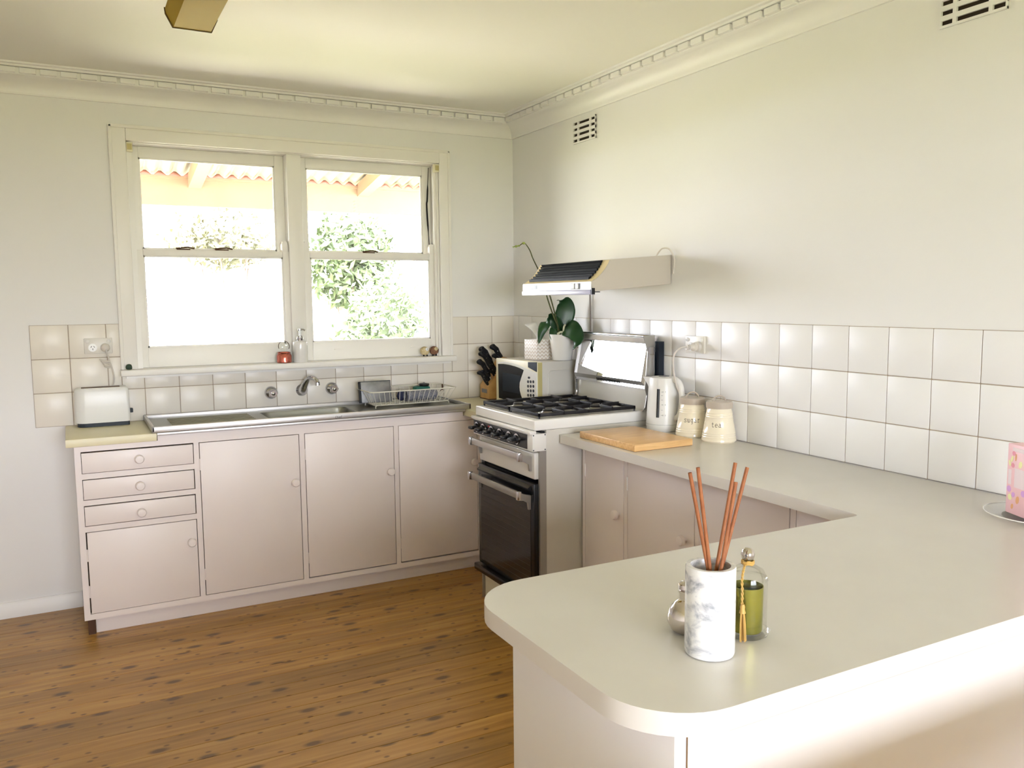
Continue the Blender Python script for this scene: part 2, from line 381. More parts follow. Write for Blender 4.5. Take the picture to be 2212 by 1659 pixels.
# ---- cornice with dentil blocks
prof = [(0, 2.339), (0.010, 2.339), (0.012, 2.347)]
for i in range(9):
    a = i/8*PI/2; prof.append((0.012+0.060*(1-math.cos(a)), 2.347+0.058*math.sin(a)))
prof += [(0.080, 2.409), (0.082, 2.436), (0.098, 2.438), (0.100, 2.446), (0.112, 2.448), (0.114, ZC), (0, ZC)]
def cornice(name, axis, a, b_, label):
    t = thing(name, label, None, kind='structure')
    poly = [(-d, z) for d, z in prof]
    B().prism(poly, axis, a, b_).build('cove', 'trim_paint', t)
    ref = None; pitch = 0.0785; n = int((b_-a)/pitch)
    for i in range(n):
        c = b_-0.135-pitch*i
        if c < a+0.05: break
        if ref is None:
            b = B()
            b.box(*((-0.032, 0.032, -0.0985, -0.078) if axis == 'x' else (-0.0985, -0.078, -0.032, 0.032)), 2.412, 2.434, bev=0.002)
            ref = b.build('dentil', 'trim_paint', t, smooth=False); ref.location = ((c, 0, 0) if axis == 'x' else (0, c, 0))
        else: inst(ref, 'dentil', t, (c, 0, 0) if axis == 'x' else (0, c, 0))
cornice('trim_1', 'x', XL, 0.0, 'white plaster cornice with dentils above the window wall')
cornice('trim_2', 'y', YR, 0.0, 'white plaster cornice with dentils above the stove wall')
# ---- skirting left of cabinet
def fsk(b): b.prism([(0, 0), (-0.014, 0), (-0.014, 0.062), (-0.008, 0.072), (0, 0.074)], 'x', XL, -2.33)
o = B(); fsk(o); o = o.build('baseboard_back', 'trim_paint', None); tag(o, 'low white skirting board left of the drawer cabinet', kind='structure')
# ---- kitchen window
w1 = thing('window_1', 'white double hung kitchen window over the sink', None, (0, 0, 0), kind='structure')
def arch(b):
    b.box(AX0, WX0, -0.018, 0.0, 1.113, 2.241, bev=0.004); b.box(WX1, AX1, -0.018, 0.0, 1.113, 2.241, bev=0.004); b.box(WX0, WX1, -0.018, 0, 2.173, 2.241, bev=0.004)
part('architrave', 'window_paint', w1, arch)
def stepm(b):
    b.box(AX0-0.002, AX0+0.014, -0.024, -0.0, 1.113, 2.243, bev=0.003); b.box(AX1-0.014, AX1+0.002, -0.024, 0, 1.113, 2.243, bev=0.003); b.box(AX0, AX1, -0.024, 0, 2.229, 2.245, bev=0.003)
part('moulding', 'window_paint', w1, stepm)
part('sill', 'window_paint', w1, lambda b: b.box(-2.114, -0.402, -0.072, 0.14, 1.084, 1.113, bev=0.004))
part('sill_apron', 'window_paint', w1, lambda b: b.box(-2.09, -0.42, -0.03, -0.008, 1.071, 1.085))
def jamb(b):
    b.box(WX0-0.001, WX0+0.012, 0.0, 0.14, 1.113, 2.176); b.box(WX1-0.012, WX1+0.001, 0.0, 0.14, 1.113, 2.176); b.box(WX0, WX1, 0, 0.14, 2.168, 2.178)
part('jamb', 'window_paint', w1, jamb, smooth=False)
part('mullion', 'window_paint', w1, lambda b: b.box(-1.296, -1.222, 0.008, 0.14, 1.113, 2.17, bev=0.003))
part('sash_stop', 'window_paint', w1, lambda b: [b.box(x, x+0.012, 0.012, 0.028, 1.113, 2.168) for x in (WX0+0.012, WX1-0.024)], smooth=False)
def sash(x0, x1, z0, z1, y0, y1, rails, horns, pane_y):
    # rails: left stile, right stile, bottom, top widths
    l, r, bt, tp = rails
    s = B()
    s.box(x0, x0+l, y0, y1, z0, z1, bev=0.002); s.box(x1-r, x1, y0, y1, z0, z1, bev=0.002)
    s.box(x0+l, x1-r, y0, y1, z0, z0+bt, bev=0.002); s.box(x0+l, x1-r, y0, y1, z1-tp, z1, bev=0.002)
    o = s.build('sash', 'window_paint', w1)
    B().box(x0+l-0.004, x1-r+0.004, pane_y, pane_y+0.004, z0+bt-0.004, z1-tp+0.004).build('pane', 'pane', o, smooth=False)
    m = B(); g = 0.007
    for a in ((x0+l, x0+l+g, z0+bt, z1-tp), (x1-r-g, x1-r, z0+bt, z1-tp), (x0+l, x1-r, z0+bt, z0+bt+g), (x0+l, x1-r, z1-tp-g, z1-tp)):
        m.box(a[0], a[1], y0+0.006, pane_y, a[2], a[3])
    m.build('glazing_bead', 'window_paint', o, smooth=False)
    for hx0, hx1 in horns:
        h = B(); w = hx1-hx0; pts = [(hx0, z1-0.002), (hx1, z1-0.002), (hx1, z1+0.035)]
        pts += [(hx1-w*0.5*(1-math.cos(a)), z1+0.035+0.02*math.sin(a)) for a in (0.6, 1.2, 1.57)] + [(hx0+w*0.5*(1-math.cos(a)), z1+0.035+0.02*math.sin(a)) for a in (1.57, 1.2, 0.6)][0:] + [(hx0, z1+0.035)]
        h.prism(pts, 'y', y0, y1).build('horn', 'window_paint', o)
    return o
MID = 1.68
for a0, a1, gl, gr in ((-2.022, -1.296, 0.042, 0.046), (-1.222, -0.482, 0.040, 0.050)):
    sash(a0, a1, MID-0.03, 2.168, 0.082, 0.122, (gl, gr, 0.035, 0.052), [], 0.104)
    hw = 0.03
    sash(a0, a1, 1.114, MID, 0.03, 0.072, (gl-0.004, gr-0.016, 0.096, 0.03), [(a0+0.003, a0+0.003+hw), (a1-0.003-hw, a1-0.003)], 0.052)
# latches on the meeting rails, finger lifts on the bottom rails
for x in (-1.80, -1.62, -0.86):
    l = B(); l.box(x-0.03, x+0.03, 0.036, 0.066, MID, MID+0.006, bev=0.002); l.tube([(x-0.035, 0.05, MID+0.008), (x+0.02, 0.045, MID+0.014), (x+0.05, 0.05, MID+0.008)], 0.004, 6); l.build('catch', 'dark_wood', w1)
for x in (-1.05, -0.62):
    B().box(x-0.022, x+0.022, 0.022, 0.03, 1.166, 1.172, bev=0.001).build('finger_lift', 'window_paint', w1)
B().tube(catmull([(-0.494, 0.076, 2.16), (-0.505, 0.072, 1.99), (-0.509, 0.072, 1.94), (-0.497, 0.074, 1.72)], 6), [0.002]*4+[0.0045]*12+[0.002]*3, 6).build('sash_cord', 'dark_rope', w1)
for x0, x1, lab in ((-2.036, -2.008, 'yellowed plastic blind bracket at top left corner of the window'), (-0.496, -0.468, 'yellowed plastic blind bracket at top right corner of the window')):
    t = thing('blind_bracket', lab, 'bracket', (x0, -0.018, 2.125), group='blind brackets')
    B().box(0, x1-x0, 0.0, 0.03, 0, 0.043, bev=0.002).build('clip', 'cream_plastic', t); B().box(0.004, x1-x0-0.004, -0.004, 0.002, 0.008, 0.035, bev=0.001).build('cover', 'beige_plastic', t)
# ================================================================== CUPBOARDS
def knob_bm(b, c, axis, r=0.019):
    pr = [(0, 0), (0.009, 0), (0.008, 0.010), (0.010, 0.014), (r, 0.018), (r, 0.026), (r*0.8, 0.031), (0, 0.033)]
    b.lathe(pr, 20, mtx=T(c) @ (ROT_FACE_Y if axis == 'y' else ROT_FACE_X))
cab = thing('kitchen_cabinet', 'long cream painted cabinet with three drawers under the sink', 'cabinet', (-2.327, 0, 0))
FY = -0.44; c0 = cab.location.x
def R(x): return x-c0
fr = B()
xs = [(-2.327, -2.303), (-1.857, -1.835), (-1.388, -1.364), (-0.919, -0.896), (-0.46, -0.426)]
for a, b_ in xs: fr.box(R(a), R(b_), FY, FY+0.02, 0.076, 0.828)
for (a0, a1), (b0, b1) in zip(xs, xs[1:]): fr.box(R(a1), R(b0), FY, FY+0.02, 0.805, 0.828); fr.box(R(a1), R(b0), FY, FY+0.02, 0.076, 0.101)
fr.box(R(-2.002), R(-0.54), FY, FY+0.02, 0.828, 0.852)
for z0, z1 in ((0.687, 0.711), (0.574, 0.597), (0.460, 0.484)): fr.box(R(-2.303), R(-1.857), FY, FY+0.02, z0, z1)
fr.build('face_frame', 'cupboard_paint', cab, smooth=False)
part('side_panel', 'cupboard_paint', cab, lambda b: b.box(0, 0.018, FY+0.02, -0.004, 0.076, 0.828), smooth=False)
part('inner_back', 'gap', cab, lambda b: b.box(0.018, R(-0.426), FY+0.03, FY+0.035, 0.08, 0.82), smooth=False)
part('kickboard', 'cupboard_paint', cab, lambda b: b.box(R(-2.284), R(-0.425), -0.392, -0.378, 0, 0.09, bev=0.001), smooth=False)
part('kick_stud', 'dark_wood', cab, lambda b: b.box(R(-2.315), R(-2.286), -0.405, -0.37, 0, 0.076), smooth=False)
def front(cab, name, x0, x1, z0, z1, kx, kz, hinge=None, gap=(0.003, 0.003, 0.003, 0.003)):
    d = B().box(R(x0)+gap[0], R(x1)-gap[1], FY-0.0015, FY+0.018, z0+gap[2], z1-gap[3], bev=0.0015).build(name, 'cupboard_paint', cab)
    k = B(); knob_bm(k, (R(kx), FY-0.0015, kz), 'y'); k.build('knob', 'cupboard_paint', d)
    if hinge:
        for hz in (z1-0.1, z0+0.1):
            h = B(); h.tube([(R(hinge), FY-0.003, hz-0.026), (R(hinge), FY-0.003, hz+0.026)], 0.0028, 8); h.build('hinge', 'cupboard_paint', d)
front(cab, 'drawer', -2.303, -1.857, 0.711, 0.805, -2.08, 0.757, gap=(0.002, 0.003, 0.002, 0.006))
front(cab, 'drawer', -2.303, -1.857, 0.597, 0.687, -2.082, 0.640, gap=(0.002, 0.004, 0.003, 0.004))
front(cab, 'drawer', -2.303, -1.857, 0.484, 0.574, -2.082, 0.522, gap=(0.002, 0.004, 0.003, 0.005))
front(cab, 'door', -2.303, -1.857, 0.101, 0.460, -1.884, 0.36, hinge=-2.3005, gap=(0.005, 0.003, 0.002, 0.003))
front(cab, 'door', -1.835, -1.388, 0.101, 0.805, -1.416, 0.578, hinge=-1.834)
front(cab, 'door', -1.364, -0.919, 0.103, 0.806, -0.945, 0.580, hinge=-1.363)
front(cab, 'door', -0.896, -0.46, 0.105, 0.806, -0.487, 0.584, hinge=-0.895)
# right hand cupboards along the stove wall
FX = -0.425
cr = thing('kitchen_cabinet', 'cream painted cupboard with four doors right of the stove under the worktop', 'cabinet', (FX, -1.40, 0))
def RY(y): return y+1.40
fr = B()
for a, b_ in ((-1.40, -1.421), (-1.70, -1.722), (-2.122, -2.144), (-2.554, -2.576), (-2.89, -2.93)): fr.box(0, 0.02, RY(a), RY(b_), 0.08, 0.829)
for a, b_ in ((-1.421, -1.70), (-1.722, -2.122), (-2.144, -2.554), (-2.576, -2.89)): fr.box(0, 0.02, RY(a), RY(b_), 0.806, 0.829); fr.box(0, 0.02, RY(a), RY(b_), 0.08, 0.103)
fr.build('face_frame', 'cupboard_paint', cr, smooth=False)
part('side_panel', 'cupboard_paint', cr, lambda b: b.box(0.02, 0.415, -0.018, 0, 0.08, 0.829), smooth=False)
part('inner_back', 'gap', cr, lambda b: b.box(0.03, 0.035, -1.5, -0.018, 0.085, 0.825), smooth=False)
part('kickboard', 'cupboard_paint', cr, lambda b: b.box(0.045, 0.06, RY(-2.93), 0, 0, 0.09), smooth=False)
for y0, y1, ky in ((-1.421, -1.70, -1.668), (-1.722, -2.122, -2.075), (-2.144, -2.554, -2.51), (-2.576, -2.89, -2.85)):
    d = B().box(-0.0015, 0.018, RY(y0)-0.003, RY(y1)+0.003, 0.106, 0.803, bev=0.0015).build('door', 'cupboard_paint', cr)
    k = B(); knob_bm(k, (-0.0015, RY(ky), 0.573), 'x', 0.02); k.build('knob', 'cupboard_paint', d)
    for hz in (0.708, 0.2):
        h = B(); h.tube([(-0.003, RY(y0)-0.002, hz-0.026), (-0.003, RY(y0)-0.002, hz+0.026)], 0.003, 8); h.build('hinge', 'window_paint', d)
# corner carcass between sink run and stove
cc = thing('corner_cabinet', 'cream painted corner cupboard between the sink run and the stove', 'cabinet', (-0.42, -0.44, 0))
part('carcass', 'cupboard_paint', cc, lambda b: b.box(0.0, 0.41, -0.37, 0.43, 0.0, 0.829), smooth=False)
# peninsula base
pb = thing('peninsula_base', 'white painted peninsula panel base in the near right corner', 'counter', (-1.60, -3.46, 0))
part('end_panel', 'trim_paint', pb, lambda b: b.box(0, 0.022, 0.0, 0.485, 0, 0.829, bev=0.002))
part('front_panel', 'trim_paint', pb, lambda b: b.box(0.0225, 1.59, 0.0, 0.02, 0, 0.829), smooth=False)
part('back_panel', 'cupboard_paint', pb, lambda b: b.box(0.022, 1.13, 0.465, 0.485, 0.0, 0.829), smooth=False)
part('corner_bead', 'chrome', pb, lambda b: b.box(0.0195, 0.0225, -0.0015, 0.0, 0, 0.829), smooth=False)
# worktops
def rounded_poly(pts, radii, n=10):
    out = []
    for i, p in enumerate(pts):
        r = radii[i]; p = Vector(p)
        if r == 0: out.append((p.x, p.y)); continue
        a = (Vector(pts[i-1])-p).normalized(); b = (Vector(pts[(i+1) % len(pts)])-p).normalized()
        c = p+(a+b)*r
        s = p+a*r-c; e = p+b*r-c; a0 = math.atan2(s.y, s.x); a1 = math.atan2(e.y, e.x); d = (a1-a0+PI) % (2*PI)-PI
        out += [(c.x+r*math.cos(a0+d*k/n), c.y+r*math.sin(a0+d*k/n)) for k in range(n+1)]
    return out
def slab(name, poly, z0, z1, m, label, cat='worktop', bev=0.004):
    b = B(); b.prism(poly, 'z', z0, z1)
    es = [e for e in b.bm.edges if abs(e.verts[0].co.z-e.verts[1].co.z) < 1e-6]
    bmesh.ops.bevel(b.bm, geom=es, offset=bev, segments=2, affect='EDGES', profile=0.5)
    o = b.build(name, m, None); return tag(o, label, cat)
slab('worktop', [(-2.356, -0.005), (-2.356, -0.456), (-2.006, -0.456), (-2.006, -0.005)], 0.829, ZW, 'laminate_cream', 'short cream laminate worktop under the toaster left of the sink')
slab('worktop', [(-0.515, -0.012), (-0.515, -0.42), (-0.535, -0.42), (-0.535, -0.815), (-0.012, -0.815), (-0.012, -0.012)], 0.829, ZW, 'laminate_cream', 'cream laminate corner worktop under the microwave left of the stove')
slab('worktop', rounded_poly([(-0.009, -1.395), (-0.535, -1.395), (-0.535, -2.893), (-1.668, -2.893), (-1.668, -3.502), (-0.009, -3.502)], [0, 0.004, 0.02, 0.13, 0.13, 0]), 0.829, ZW, 'laminate', 'large L-shaped off-white worktop running from the stove round the peninsula')
# ================================================================== SINK
sk = thing('kitchen_sink', 'stainless steel sink with drainboards under the window', 'sink', (-2.025, 0, 0.85))
def sx(x): return x+2.025
def sz(z): return z-0.85
RIM, TR = 0.892, 0.874; SX0, SX1, SY0, SY1 = -2.025, -0.503, -0.462, -0.009
BX0, BX1, BY0, BY1, BZ = -1.50, -1.062, -0.40, -0.10, 0.72
def rim(b):
    w = 0.013
    b.box(sx(SX0)+0.0195, sx(SX1)-0.0325, SY0, SY0+w, sz(0.852), sz(0.8645), bev=0.002); b.box(sx(SX0), sx(SX1), SY0, SY0+w, sz(0.8645), sz(RIM), bev=0.004); b.box(sx(SX0), sx(SX1), SY1-0.03, SY1, sz(0.866), sz(RIM), bev=0.004)
    b.box(sx(SX0), sx(SX0)+w, SY0, SY1, sz(0.866), sz(RIM), bev=0.004); b.box(sx(SX1)-w, sx(SX1), SY0, SY1, sz(0.866), sz(RIM), bev=0.004)
part('rim', 'steel', sk, rim)
def tray(b):
    for a in ((SX0+0.01, BX0, SY0+0.01, SY1-0.02), (BX1, SX1-0.01, SY0+0.01, SY1-0.02), (BX0, BX1, SY0+0.01, BY0), (BX0, BX1, BY1, SY1-0.02)):
        b.box(sx(a[0]), sx(a[1]), a[2], a[3], sz(TR-0.004), sz(TR))
part('drainboard', 'steel_tray', sk, tray, smooth=False)
def grooves(b):
    for k in range(8):
        y = -0.40+k*0.042
        b.tube([(sx(-1.93), y, sz(TR)), (sx(-1.56), y, sz(TR-0.001))], 0.004, 8)
part('drain_ridge', 'steel_tray', sk, grooves)
def basin(b):
    N = 10; r = 0.05; pts = rounded_poly([(sx(BX0), BY0), (sx(BX1), BY0), (sx(BX1), BY1), (sx(BX0), BY1)], [r]*4, 6)
    cx = sum(p[0] for p in pts)/len(pts); cy = sum(p[1] for p in pts)/len(pts)
    lv = [(1.0, TR), (0.985, TR-0.008), (0.96, BZ+0.03), (0.93, BZ+0.008), (0.88, BZ), (0.12, BZ-0.004)]
    rings = [[b.bm.verts.new((cx+(p[0]-cx)*s, cy+(p[1]-cy)*s, sz(z))) for p in pts] for s, z in lv]
    for A, C in zip(rings, rings[1:]):
        for i in range(len(pts)): b.bm.faces.new((A[i], A[(i+1) % len(pts)], C[(i+1) % len(pts)], C[i]))
    b.bm.faces.new(rings[-1])
part('basin', 'steel_tray', sk, basin)
part('waste', 'chrome', sk, lambda b: b.lathe([(0.045, 0), (0.04, 0.004), (0.02, 0.001), (0, 0.001)], 24, (sx(-1.28), -0.25, sz(BZ-0.003))))
# -- stroke lettering (small printed words)
FONT = {
 's': [[(0.85, 0.8), (0.75, 0.95), (0.45, 1.0), (0.2, 0.9), (0.15, 0.72), (0.35, 0.57), (0.65, 0.47), (0.86, 0.3), (0.8, 0.1), (0.5, 0), (0.2, 0.05), (0.1, 0.2)], [(0.85, 0.8), (0.85, 1.0)], [(0.1, 0.22), (0.1, 0.0)]],
 'u': [[(0.05, 0.97), (0.22, 0.97), (0.22, 0.25), (0.35, 0.03), (0.6, 0.03), (0.78, 0.25)], [(0.62, 0.97), (0.78, 0.97), (0.78, 0.02), (0.95, 0.02)]],
 'g': [[(0.95, 0.97), (0.75, 0.97), (0.75, -0.25), (0.6, -0.42), (0.25, -0.42)], [(0.75, 0.6), (0.62, 0.92), (0.4, 1.0), (0.15, 0.8), (0.1, 0.5), (0.2, 0.18), (0.42, 0.03), (0.65, 0.15), (0.75, 0.4)]],
 'a': [[(0.2, 0.85), (0.4, 1.0), (0.65, 0.95), (0.75, 0.75), (0.75, 0.1), (0.95, 0.02)], [(0.75, 0.58), (0.4, 0.58), (0.15, 0.4), (0.12, 0.2), (0.3, 0.02), (0.55, 0.06), (0.75, 0.25)]],
 'r': [[(0.08, 0.97), (0.3, 0.97), (0.3, 0.02)], [(0.08, 0.02), (0.6, 0.02)], [(0.3, 0.62), (0.5, 0.9), (0.75, 1.0), (0.92, 0.85)]],
 't': [[(0.35, 1.35), (0.35, 0.2), (0.5, 0.02), (0.75, 0.05), (0.9, 0.18)], [(0.08, 0.95), (0.8, 0.95)]],
 'e': [[(0.1, 0.52), (0.9, 0.52), (0.82, 0.82), (0.52, 1.0), (0.22, 0.86), (0.1, 0.5), (0.22, 0.12), (0.52, 0.0), (0.88, 0.14)]],
 'C': [[(0.9, 1.1), (0.7, 1.35), (0.35, 1.35), (0.1, 1.0), (0.1, 0.4), (0.35, 0.0), (0.7, 0.0), (0.92, 0.25)]],
 'h': [[(0.15, 1.4), (0.15, 0.0)], [(0.15, 0.7), (0.45, 1.0), (0.75, 0.8), (0.75, 0.0)]],
 'f': [[(0.85, 1.3), (0.6, 1.4), (0.4, 1.2), (0.4, 0.0)], [(0.1, 0.95), (0.75, 0.95)]],
 '1': [[(0.25, 1.1), (0.5, 1.35), (0.5, 0.0)]], '7': [[(0.1, 1.3), (0.85, 1.3), (0.4, 0.0)]],
 '0': [[(0.5, 1.35), (0.15, 1.0), (0.15, 0.35), (0.5, 0.0), (0.85, 0.35), (0.85, 1.0), (0.5, 1.35)]], '.': [[(0.45, 0.0), (0.55, 0.06)]],
 '5': [[(0.85, 1.35), (0.2, 1.35), (0.15, 0.75), (0.6, 0.85), (0.85, 0.5), (0.6, 0.05), (0.15, 0.1)]],
}
def lettering(b, text, h, adv, r, place):
    """place(u, v) -> 3D point; u along the line, v up"""
    tot = len(text)*adv*h
    for i, ch in enumerate(text):
        for st in FONT.get(ch, []):
            pts = []
            for (a, c), (d, e) in zip(st, st[1:]):
                for k in range(2): pts.append((a+(d-a)*k/2, c+(e-c)*k/2))
            pts.append(st[-1])
            b.tube([place(-tot/2+(i+p[0]*0.8)*adv*h, p[1]*h) for p in pts], r, 5)
b = B(); lettering(b, 'Chef', 0.009, 1.0, 0.0006, lambda u, v: (sx(-1.20)+u, SY0-0.0003, sz(0.868)+v)); b.build('maker_mark', 'rubber', sk)
# -- taps
def tap(x, z, label):
    t = thing('tap', label, 'tap', (x, -0.0075, z), group='sink taps')
    part('wall_plate', 'chrome', t, lambda b: b.lathe([(0, 0), (0.033, 0), (0.033, 0.004), (0.027, 0.014), (0.014, 0.02), (0.012, 0.04), (0, 0.04)], 28, mtx=ROT_FACE_Y))
    def hd(b):
        n = 48; prof = []
        rings = []
        for rr, zz in ((0.0, 0.036), (0.016, 0.036), (0.021, 0.042), (0.021, 0.052), (0.017, 0.058)):
            rings.append([b.bm.verts.new(((rr*(1+0.16*max(0, math.cos(5*2*PI*i/n))*(rr > 0.015)))*math.cos(2*PI*i/n), -zz, (rr*(1+0.16*max(0, math.cos(5*2*PI*i/n))*(rr > 0.015)))*math.sin(2*PI*i/n))) for i in range(n)])
        for A, C in zip(rings, rings[1:]):
            for i in range(n): b.bm.faces.new((A[i], A[(i+1) % n], C[(i+1) % n], C[i]))
        b.bm.faces.new(rings[-1])
    part('handle', 'chrome', t, hd)
    part('button', 'chrome', t, lambda b: b.lathe([(0.010, 0.056), (0.010, 0.060), (0.006, 0.064), (0, 0.065)], 18, mtx=ROT_FACE_Y))
tap(-1.42, 0.962, 'chrome star handled wall tap left of the spout')
tap(-1.105, 0.966, 'chrome star handled wall tap right of the spout')
t = thing('sink_spout', 'curved chrome wall spout between the two taps', 'faucet', (-1.262, -0.0075, 0.966))
part('wall_plate', 'chrome', t, lambda b: b.lathe([(0, 0), (0.031, 0), (0.031, 0.004), (0.024, 0.012), (0.018, 0.02), (0, 0.02)], 28, mtx=ROT_FACE_Y))
pts = catmull([(0, -0.005, 0), (0.0, -0.030, 0.008), (0.006, -0.052, 0.036), (0.016, -0.078, 0.062), (0.030, -0.110, 0.070), (0.041, -0.136, 0.060), (0.044, -0.146, 0.046)], 6)
part('spout', 'chrome', t, lambda b: b.tube(pts, [0.023-0.011*min(1, i/(len(pts)*0.55)) for i in range(len(pts))], 16))
part('nozzle', 'chrome', t, lambda b: b.tube([(0.044, -0.146, 0.048), (0.0445, -0.147, 0.034)], 0.0125, 16))
# ================================================================== DISH RACK
rk = thing('dish_rack', 'white wire dish rack on the right drainboard', 'dish rack', (-0.748, -0.185, TR))
bx, by, tx, ty = 0.203, 0.083, 0.240, 0.122; zb, zt = 0.016, 0.088
def rrect(x, y, z, r=0.03): return [(p[0], p[1], z) for p in rounded_poly([(-x, -y), (x, -y), (x, y), (-x, y)], [r]*4, 5)]
def loop(b, P, r): b.tube(P+[P[0], P[1]], r, 6)
part('rim', 'wire_white', rk, lambda b: loop(b, rrect(tx, ty, zt), 0.0034))
part('base_rail', 'wire_white', rk, lambda b: loop(b, rrect(bx, by, zb, 0.012), 0.003))
for X in (-bx, bx):
    for Y in (-by, by):
        s = 1 if X > 0 else -1
        part('foot', 'wire_white', rk, lambda b: b.tube([(X-s*0.03, Y, zb), (X-s*0.006, Y, zb), (X, Y, zb-0.004), (X+s*0.001, Y, 0.0005)], 0.003, 6))
n = 17
for i in range(n):
    f = -1+2*i/(n-1); X = bx*f*0.98; XT = tx*f*0.94
    part('wire', 'wire_white', rk, lambda b: b.tube([(XT, -ty, zt), (X, -by, zb), (X, by, zb), (XT, ty, zt)], 0.0017, 5))
for i in range(5):
    f = -1+2*i/4; Y = by*f*0.85; YT = ty*f*0.8
    part('wire', 'wire_white', rk, lambda b: b.tube([(-tx, YT, zt), (-bx, Y, zb), (bx, Y, zb), (tx, YT, zt)], 0.0017, 5))
for i in range(6):
    X = 0.02+i*0.028
    part('plate_divider', 'wire_white', rk, lambda b: b.tube(catmull([(X, -0.06, zb), (X+0.004, -0.055, zb+0.035), (X-0.006, -0.045, zb+0.052), (X+0.006, -0.03, zb+0.03), (X+0.002, -0.025, zb)], 3), 0.0016, 5))
part('rim_clip', 'dark_wood', rk, lambda b: [b.box(0.214, 0.222, 0.03, 0.036, 0.062, 0.094, bev=0.001), b.tube([(0.18, 0.02, 0.04), (0.20, 0.025, 0.058), (0.215, 0.03, 0.068)], 0.002, 5)])
t = thing('dish_tray', 'grey rectangular drying tray standing in the left end of the dish rack', 'tray', (-0.913, -0.155, TR+0.02))
mt = Matrix.Rotation(math.radians(-8), 4, 'X')
part('face', 'slate', t, lambda b: b.box(-0.075, 0.085, -0.004, 0.0, 0, 0.108, bev=0.001, mtx=mt))
part('edge', 'rubber', t, lambda b: [b.box(-0.078, 0.088, -0.002, 0.034, 0.106, 0.112, mtx=mt), b.box(-0.078, -0.072, -0.002, 0.034, 0, 0.11, mtx=mt), b.box(0.083, 0.088, -0.002, 0.034, 0, 0.11, mtx=mt), b.box(-0.078, 0.088, 0.03, 0.034, 0, 0.11, mtx=mt)], smooth=False)
o = B()
o.grid(lambda u, v: ((u-0.5)*0.175, math.cos(2*PI*v)*(0.028+0.002*math.sin(u*50)), 0.03+math.sin(2*PI*v)*(0.027+0.002*math.sin(u*43+1))), 24, 16)
o.bm.faces.ensure_lookup_table()
o = o.build('dish_cloth', 'knit', None); o.location = (-0.685, -0.22, TR+0.02); tag(o, 'grey knitted dishcloth rolled up in the dish rack', 'cloth')
o.rotation_euler = (0, 0, 0.05)
o = B().box(-0.042, 0.042, -0.028, 0.028, 0, 0.068, bev=0.008).build('sponge', 'teal', None); o.location = (-0.65, -0.145, TR+0.021); tag(o, 'teal green sponge behind the knitted cloth in the dish rack', 'sponge')
t = thing('dish_brush', 'round black scourer lying on the teal sponge', 'scourer', (-0.635, -0.148, TR+0.0895))
part('pad', 'black_plastic', t, lambda b: b.lathe([(0, 0), (0.026, 0), (0.029, 0.006), (0.027, 0.013), (0.012, 0.016), (0, 0.016)], 24)); part('button', 'slate', t, lambda b: b.lathe([(0.006, 0.015), (0.005, 0.02), (0, 0.021)], 12))
o = B(); o.sphere((0, 0, 0.028), 0.028, 0.9, 0.7, 1.0, 12)
for v in o.bm.verts: v.co += 0.006*Vector((noise.noise(v.co*60), noise.noise(v.co*60+Vector((5, 0, 0))), 0.5*noise.noise(v.co*50)))
o = o.build('scouring_cloth', 'navy', None); o.location = (-0.772, -0.165, TR+0.02); tag(o, 'crumpled navy cloth left of the knitted dishcloth', 'cloth')
# ================================================================== TOASTER
t = thing('toaster', 'white long slot toaster on the short worktop left of the sink', 'toaster', (-2.198, -0.067, ZW))
def toaster_shell(b):
    P = rounded_poly([(-0.116, -0.053), (0.112, -0.053), (0.112, 0.053), (-0.116, 0.053)], [0.045, 0.014, 0.014, 0.045], 8)
    lv = [(0.975, 0.018), (1.0, 0.024), (1.0, 0.10), (0.985, 0.160), (0.955, 0.172), (0.9, 0.177)]
    rings = [[b.bm.verts.new((p[0]*s, p[1]*(s if s > 0.96 else s*0.97), z)) for p in P] for s, z in lv]
    for A, C in zip(rings, rings[1:]):
        for i in range(len(P)): b.bm.faces.new((A[i], A[(i+1) % len(P)], C[(i+1) % len(P)], C[i]))
    b.bm.faces.new(rings[0][::-1]); b.bm.faces.new(rings[-1])
part('shell', 'white_plastic', t, toaster_shell)
part('base', 'rubber', t, lambda b: b.prism(rounded_poly([(-0.108, -0.05), (0.108, -0.05), (0.108, 0.05), (-0.108, 0.05)], [0.04, 0.01, 0.01, 0.04], 6), 'z', 0.0005, 0.0185))
part('slot', 'dark_wood', t, lambda b: b.box(-0.085, 0.075, -0.022, 0.016, 0.1765, 0.1785, bev=0.0008))
part('lever', 'rubber', t, lambda b: b.box(0.111, 0.126, -0.018, 0.004, 0.052, 0.072, bev=0.003))
O = Vector((-2.172, -0.02, 1.22))-Vector((-2.198, -0.067, ZW))
ld_ = part('power_cord', 'cable', t, lambda b: b.tube([O+p for p in catmull([(0.0, -0.026, -0.004), (0.006, -0.035, -0.03), (0.016, -0.03, -0.07), (0.026, -0.022, -0.11), (0.03, -0.016, -0.15), (0.020, -0.004, -0.19), (0.012, 0.0, -0.24)], 6)], 0.0032, 8))
part('plug', 'cable', ld_, lambda b: b.lathe([(0, 0.0005), (0.019, 0.0005), (0.02, 0.012), (0.016, 0.024), (0.008, 0.03), (0, 0.031)], 20, mtx=T(O) @ ROT_FACE_Y))
for k in range(5): part('cord_coil', 'cable', ld_, lambda b: b.tube([O+p for p in catmull([(0.016, -0.034, -0.062-k*0.007), (-0.006, -0.038, -0.058-k*0.006), (-0.026+k*0.005, -0.03, -0.052-k*0.007), (-0.006, -0.02, -0.06-k*0.007), (0.016, -0.022, -0.066-k*0.007)], 4)], 0.003, 6))
